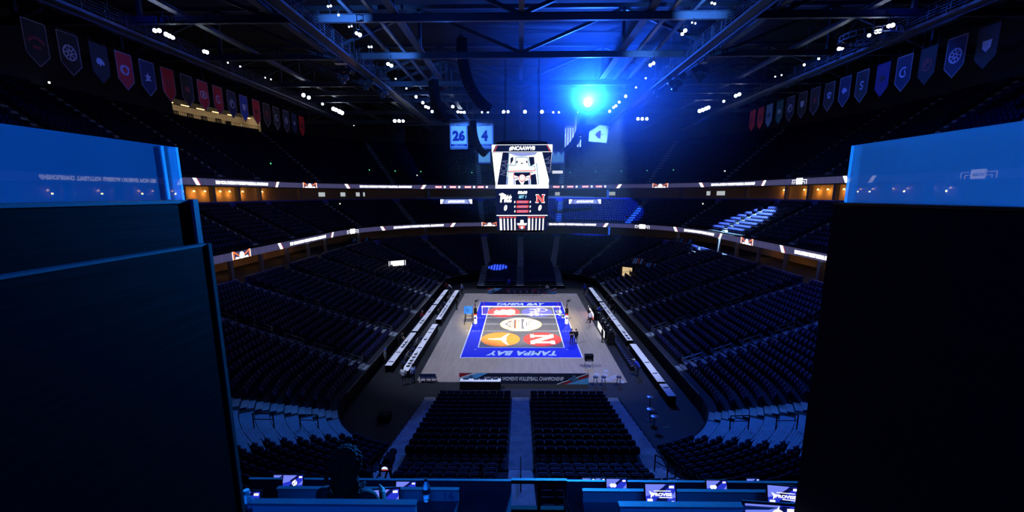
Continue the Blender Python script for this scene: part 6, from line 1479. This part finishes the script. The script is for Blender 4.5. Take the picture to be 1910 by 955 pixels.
# bottles
M_pet = glassmat('clear bottle plastic', (.35, .55, .8), .22); M_lab = mat('dark bottle label', (.02, .03, .05), .5); M_lab2 = mat('teal label band', (.2, .5, .55), .5)
def bottle(px, py, D, h, lab, big=False):
    p = U(px, py, D=D); t = thing('water_bottle', lab, 'bottle', p, group='water bottles on the booth desks')
    r = h*.15
    m = MB(); m.lathe([(r*.8, 0), (r, h*.03), (r*.95, h*.2), (r, h*.25), (r, h*.62), (r*.85, h*.72), (r*.42, h*.84), (r*.4, h*.92)], n=20); m.build('bottle_body', M_pet, t, smooth=True)
    m = MB(); m.lathe([(r*.45, h*.92), (r*.45, h)], n=16); m.build('cap', M_black if not big else M_whitep, t)
    m = MB(); m.lathe([(r*1.02, h*.36), (r*1.02, h*.58)], n=20); m.build('label', M_lab, t)
    if big: m = MB(); m.lathe([(r*1.02, h*.24), (r*1.02, h*.34)], n=20); m.build('label_band', M_lab2, t)
    return t
bottle(796, 934, 3.78, .20, 'clear water bottle on the desk with the number 16')
bottle(468, 985, 2.3, .21, 'large clear water bottle at the left beside the partition', True)
bottle(664, 920, 3.8, .19, 'clear water bottle just left of the seated person')
# person seated at the second left desk, seen from behind
pz = 12.75
me_, V2 = human_mesh(J_sit(h=.60, lean=.06, head=(.0, -.14, 1.385)), voxel=.009, wide=1.12)
POSES['booth'] = (me_, V2)
pp = U(645, 866, D=3.25); HAIRM[('booth', 'curly')] = hair_mesh(V2, 'curly').mesh('hair', M_hair)
person('booth', (pp.x, pp.y-.12, pp.z-1.385*.88), pi-.12, 'person in black with curly dark hair seated at the left booth desks, back turned', C_bk, C_bk, hair='curly', s=.88)
t = thing('booth_chair', 'black swivel chair under the seated person at the left booth desks', 'chair', (pp.x, pp.y-.16, pp.z-1.385*.88)); t.scale = (.88,)*3
m = MB(); m.box((0, -.02, .53), (.46, .44, .08)); m.build('seat', M_black, t)
m = MB(); m.box((0, -.20, .78), (.40, .05, .26)); m.bar((0, -.2, .5), (0, -.2, .7), .05); m.build('backrest', M_black, t)
m = MB(); m.cyl((0, 0, .06), (0, 0, .5), .03); [m.bar((0, 0, .08), (.26*cos(a), .26*sin(a), .03), .04) for a in (0, 1.256, 2.513, 3.77, 5.026)]; m.build('pedestal', M_blackm, t)

# added haze standing in for the moving head's glow, thinning outwards
m = MB(); m.sph((0, 0, 0), 25, 32, 20); hz = m.mesh('glow_haze', M_white); hz.materials.clear()
hm = bpy.data.materials.new('added haze'); hm.use_nodes = True; t_ = hm.node_tree; t_.nodes.clear()
o_ = t_.nodes.new('ShaderNodeOutputMaterial'); v_ = t_.nodes.new('ShaderNodeVolumePrincipled'); v_.inputs['Anisotropy'].default_value = 0.1; v_.inputs['Color'].default_value = (.25, .6, 1, 1)  # blue tint puts the lamp's colour into the haze
tc_ = t_.nodes.new('ShaderNodeTexCoord'); ln = t_.nodes.new('ShaderNodeVectorMath'); ln.operation = 'LENGTH'; t_.links.new(tc_.outputs['Object'], ln.inputs[0])
mr_ = t_.nodes.new('ShaderNodeMapRange'); mr_.inputs['From Min'].default_value = 0; mr_.inputs['From Max'].default_value = 25; mr_.inputs['To Min'].default_value = 1; mr_.inputs['To Max'].default_value = 0
pw = t_.nodes.new('ShaderNodeMath'); pw.operation = 'POWER'; pw.inputs[1].default_value = 2.0
ml = t_.nodes.new('ShaderNodeMath'); ml.operation = 'MULTIPLY'; ml.inputs[1].default_value = 0.07
t_.links.new(ln.outputs['Value'], mr_.inputs['Value']); t_.links.new(mr_.outputs[0], pw.inputs[0]); t_.links.new(pw.outputs[0], ml.inputs[0]); mr2 = t_.nodes.new('ShaderNodeMapRange'); mr2.inputs['From Min'].default_value = 0; mr2.inputs['From Max'].default_value = 8.5; mr2.inputs['To Min'].default_value = 1; mr2.inputs['To Max'].default_value = 0
pw2 = t_.nodes.new('ShaderNodeMath'); pw2.operation = 'POWER'; pw2.inputs[1].default_value = 4.0; ml2 = t_.nodes.new('ShaderNodeMath'); ml2.operation = 'MULTIPLY'; ml2.inputs[1].default_value = 0.6; ad = t_.nodes.new('ShaderNodeMath'); ad.operation = 'ADD'  # dense core imitates the lens bloom around the lamp
t_.links.new(ln.outputs['Value'], mr2.inputs['Value']); t_.links.new(mr2.outputs[0], pw2.inputs[0]); t_.links.new(pw2.outputs[0], ml2.inputs[0]); t_.links.new(ml.outputs[0], ad.inputs[0]); t_.links.new(ml2.outputs[0], ad.inputs[1])
t_.links.new(ad.outputs[0], v_.inputs['Density']); t_.links.new(v_.outputs[0], o_.inputs['Volume'])
hz.materials.append(hm)
link('glow_haze', hz, label='added haze glowing blue around the blazing spotlight under the roof', cat='smoke', kind='stuff', loc=BIG)

# glowing panels added for pale lit windows in the suites, warm tunnel opening and corner banners
for i, (px, py, w_) in enumerate([(600, 353, 1.6), (640, 352, 1.2), (672, 354, 2.2), (1040, 352, 1.2), (1141, 353, 1.6), (1322, 352, .9), (1345, 352, 2.0)]):
    u = sfind(dS+4.4, 15.9, px, U0 if px < 972 else 37.7, 37.7 if px < 972 else 98.4); p, n = ring(dS+4.4, u)
    t = thing('suite_window', 'pale lit window on the suite back wall, %s from the left' % ORD[i], 'window', (p.x, p.y, 15.85), atan2(n.y, n.x)-pi/2, group='pale lit windows in the suites')
    m = MB(); m.box((0, .05, 0), (w_+.1, .1, .95)); m.build('cabinet', M_black, t); m = MB(); m.box((0, -.01, 0), (w_, .02, .85)); m.build('screen', emis('suite window light', (.55, .6, .62), .8), t)
p = U(1170, 507, D=76); t = thing('tunnel_opening', 'small warmly lit tunnel opening at the far right corner of the lower seats', 'doorway', (p.x, p.y, p.z), radians(-40))
m = MB(); m.box((0, .3, 0), (2.0, .2, 1.5)); m.build('glowing_wall', emis('glowing tunnel wall', (.85, .62, .32), .8), t)  # wall glows itself; no lamp stands in the opening
m = MB(); m.box((-1.05, 0, 0), (.12, .6, 1.8)); m.box((1.05, 0, 0), (.12, .6, 1.8)); m.box((0, 0, .85), (2.2, .6, .12)); m.bar((-1, -.2, -.2), (1, -.2, .3), .06); m.bar((.5, -.2, -.8), (.5, -.2, .5), .06); m.bar((0, 0, -.9), (0, 0, -2.2), .3); m.build('frame', M_black, t)
M_bsky = mat('sky banner', (.15, .5, .95), .7)
for px, py, D, rz, nm in ((671, 451, 92, 40, 'upper left corner of the far bowl'), (1274, 452, 88, -40, 'upper right corner of the far bowl'), (1190, 487, 78, -35, 'farther one right of the lit tunnel opening'), (1214, 496, 75, -35, 'nearer one right of the lit tunnel opening')):
    p = U(px, py, D=D); w_, h_ = (4.4, 1.5) if abs(px-972) > 290 else (2.2, 1.0); t = thing('corner_banner', 'navy banner with coloured slashes, '+nm, 'banner', p, radians(rz))
    m = MB(); m.box((0, 0, 0), (w_, .08, h_)); m.box((-w_*.4, .1, -h_), (.1, .1, h_)); m.box((w_*.4, .1, -h_), (.1, .1, h_)); m.build('panel', M_bnavy, t)
    F = frame((0, -.045, 0), (1, 0, 0), (0, 0, 1))
    for k_, (a_, mt) in enumerate(((-.3, M_bsky), (-.12, M_bsky), (.06, M_bred), (.26, M_bsky))):
        m = MB(); m.prism([(w_*(a_-.12), -h_*.45), (w_*(a_-.02), -h_*.45), (w_*(a_+.14), h_*.45), (w_*(a_+.04), h_*.45)], F, .01); m.build('slash', mt, t)
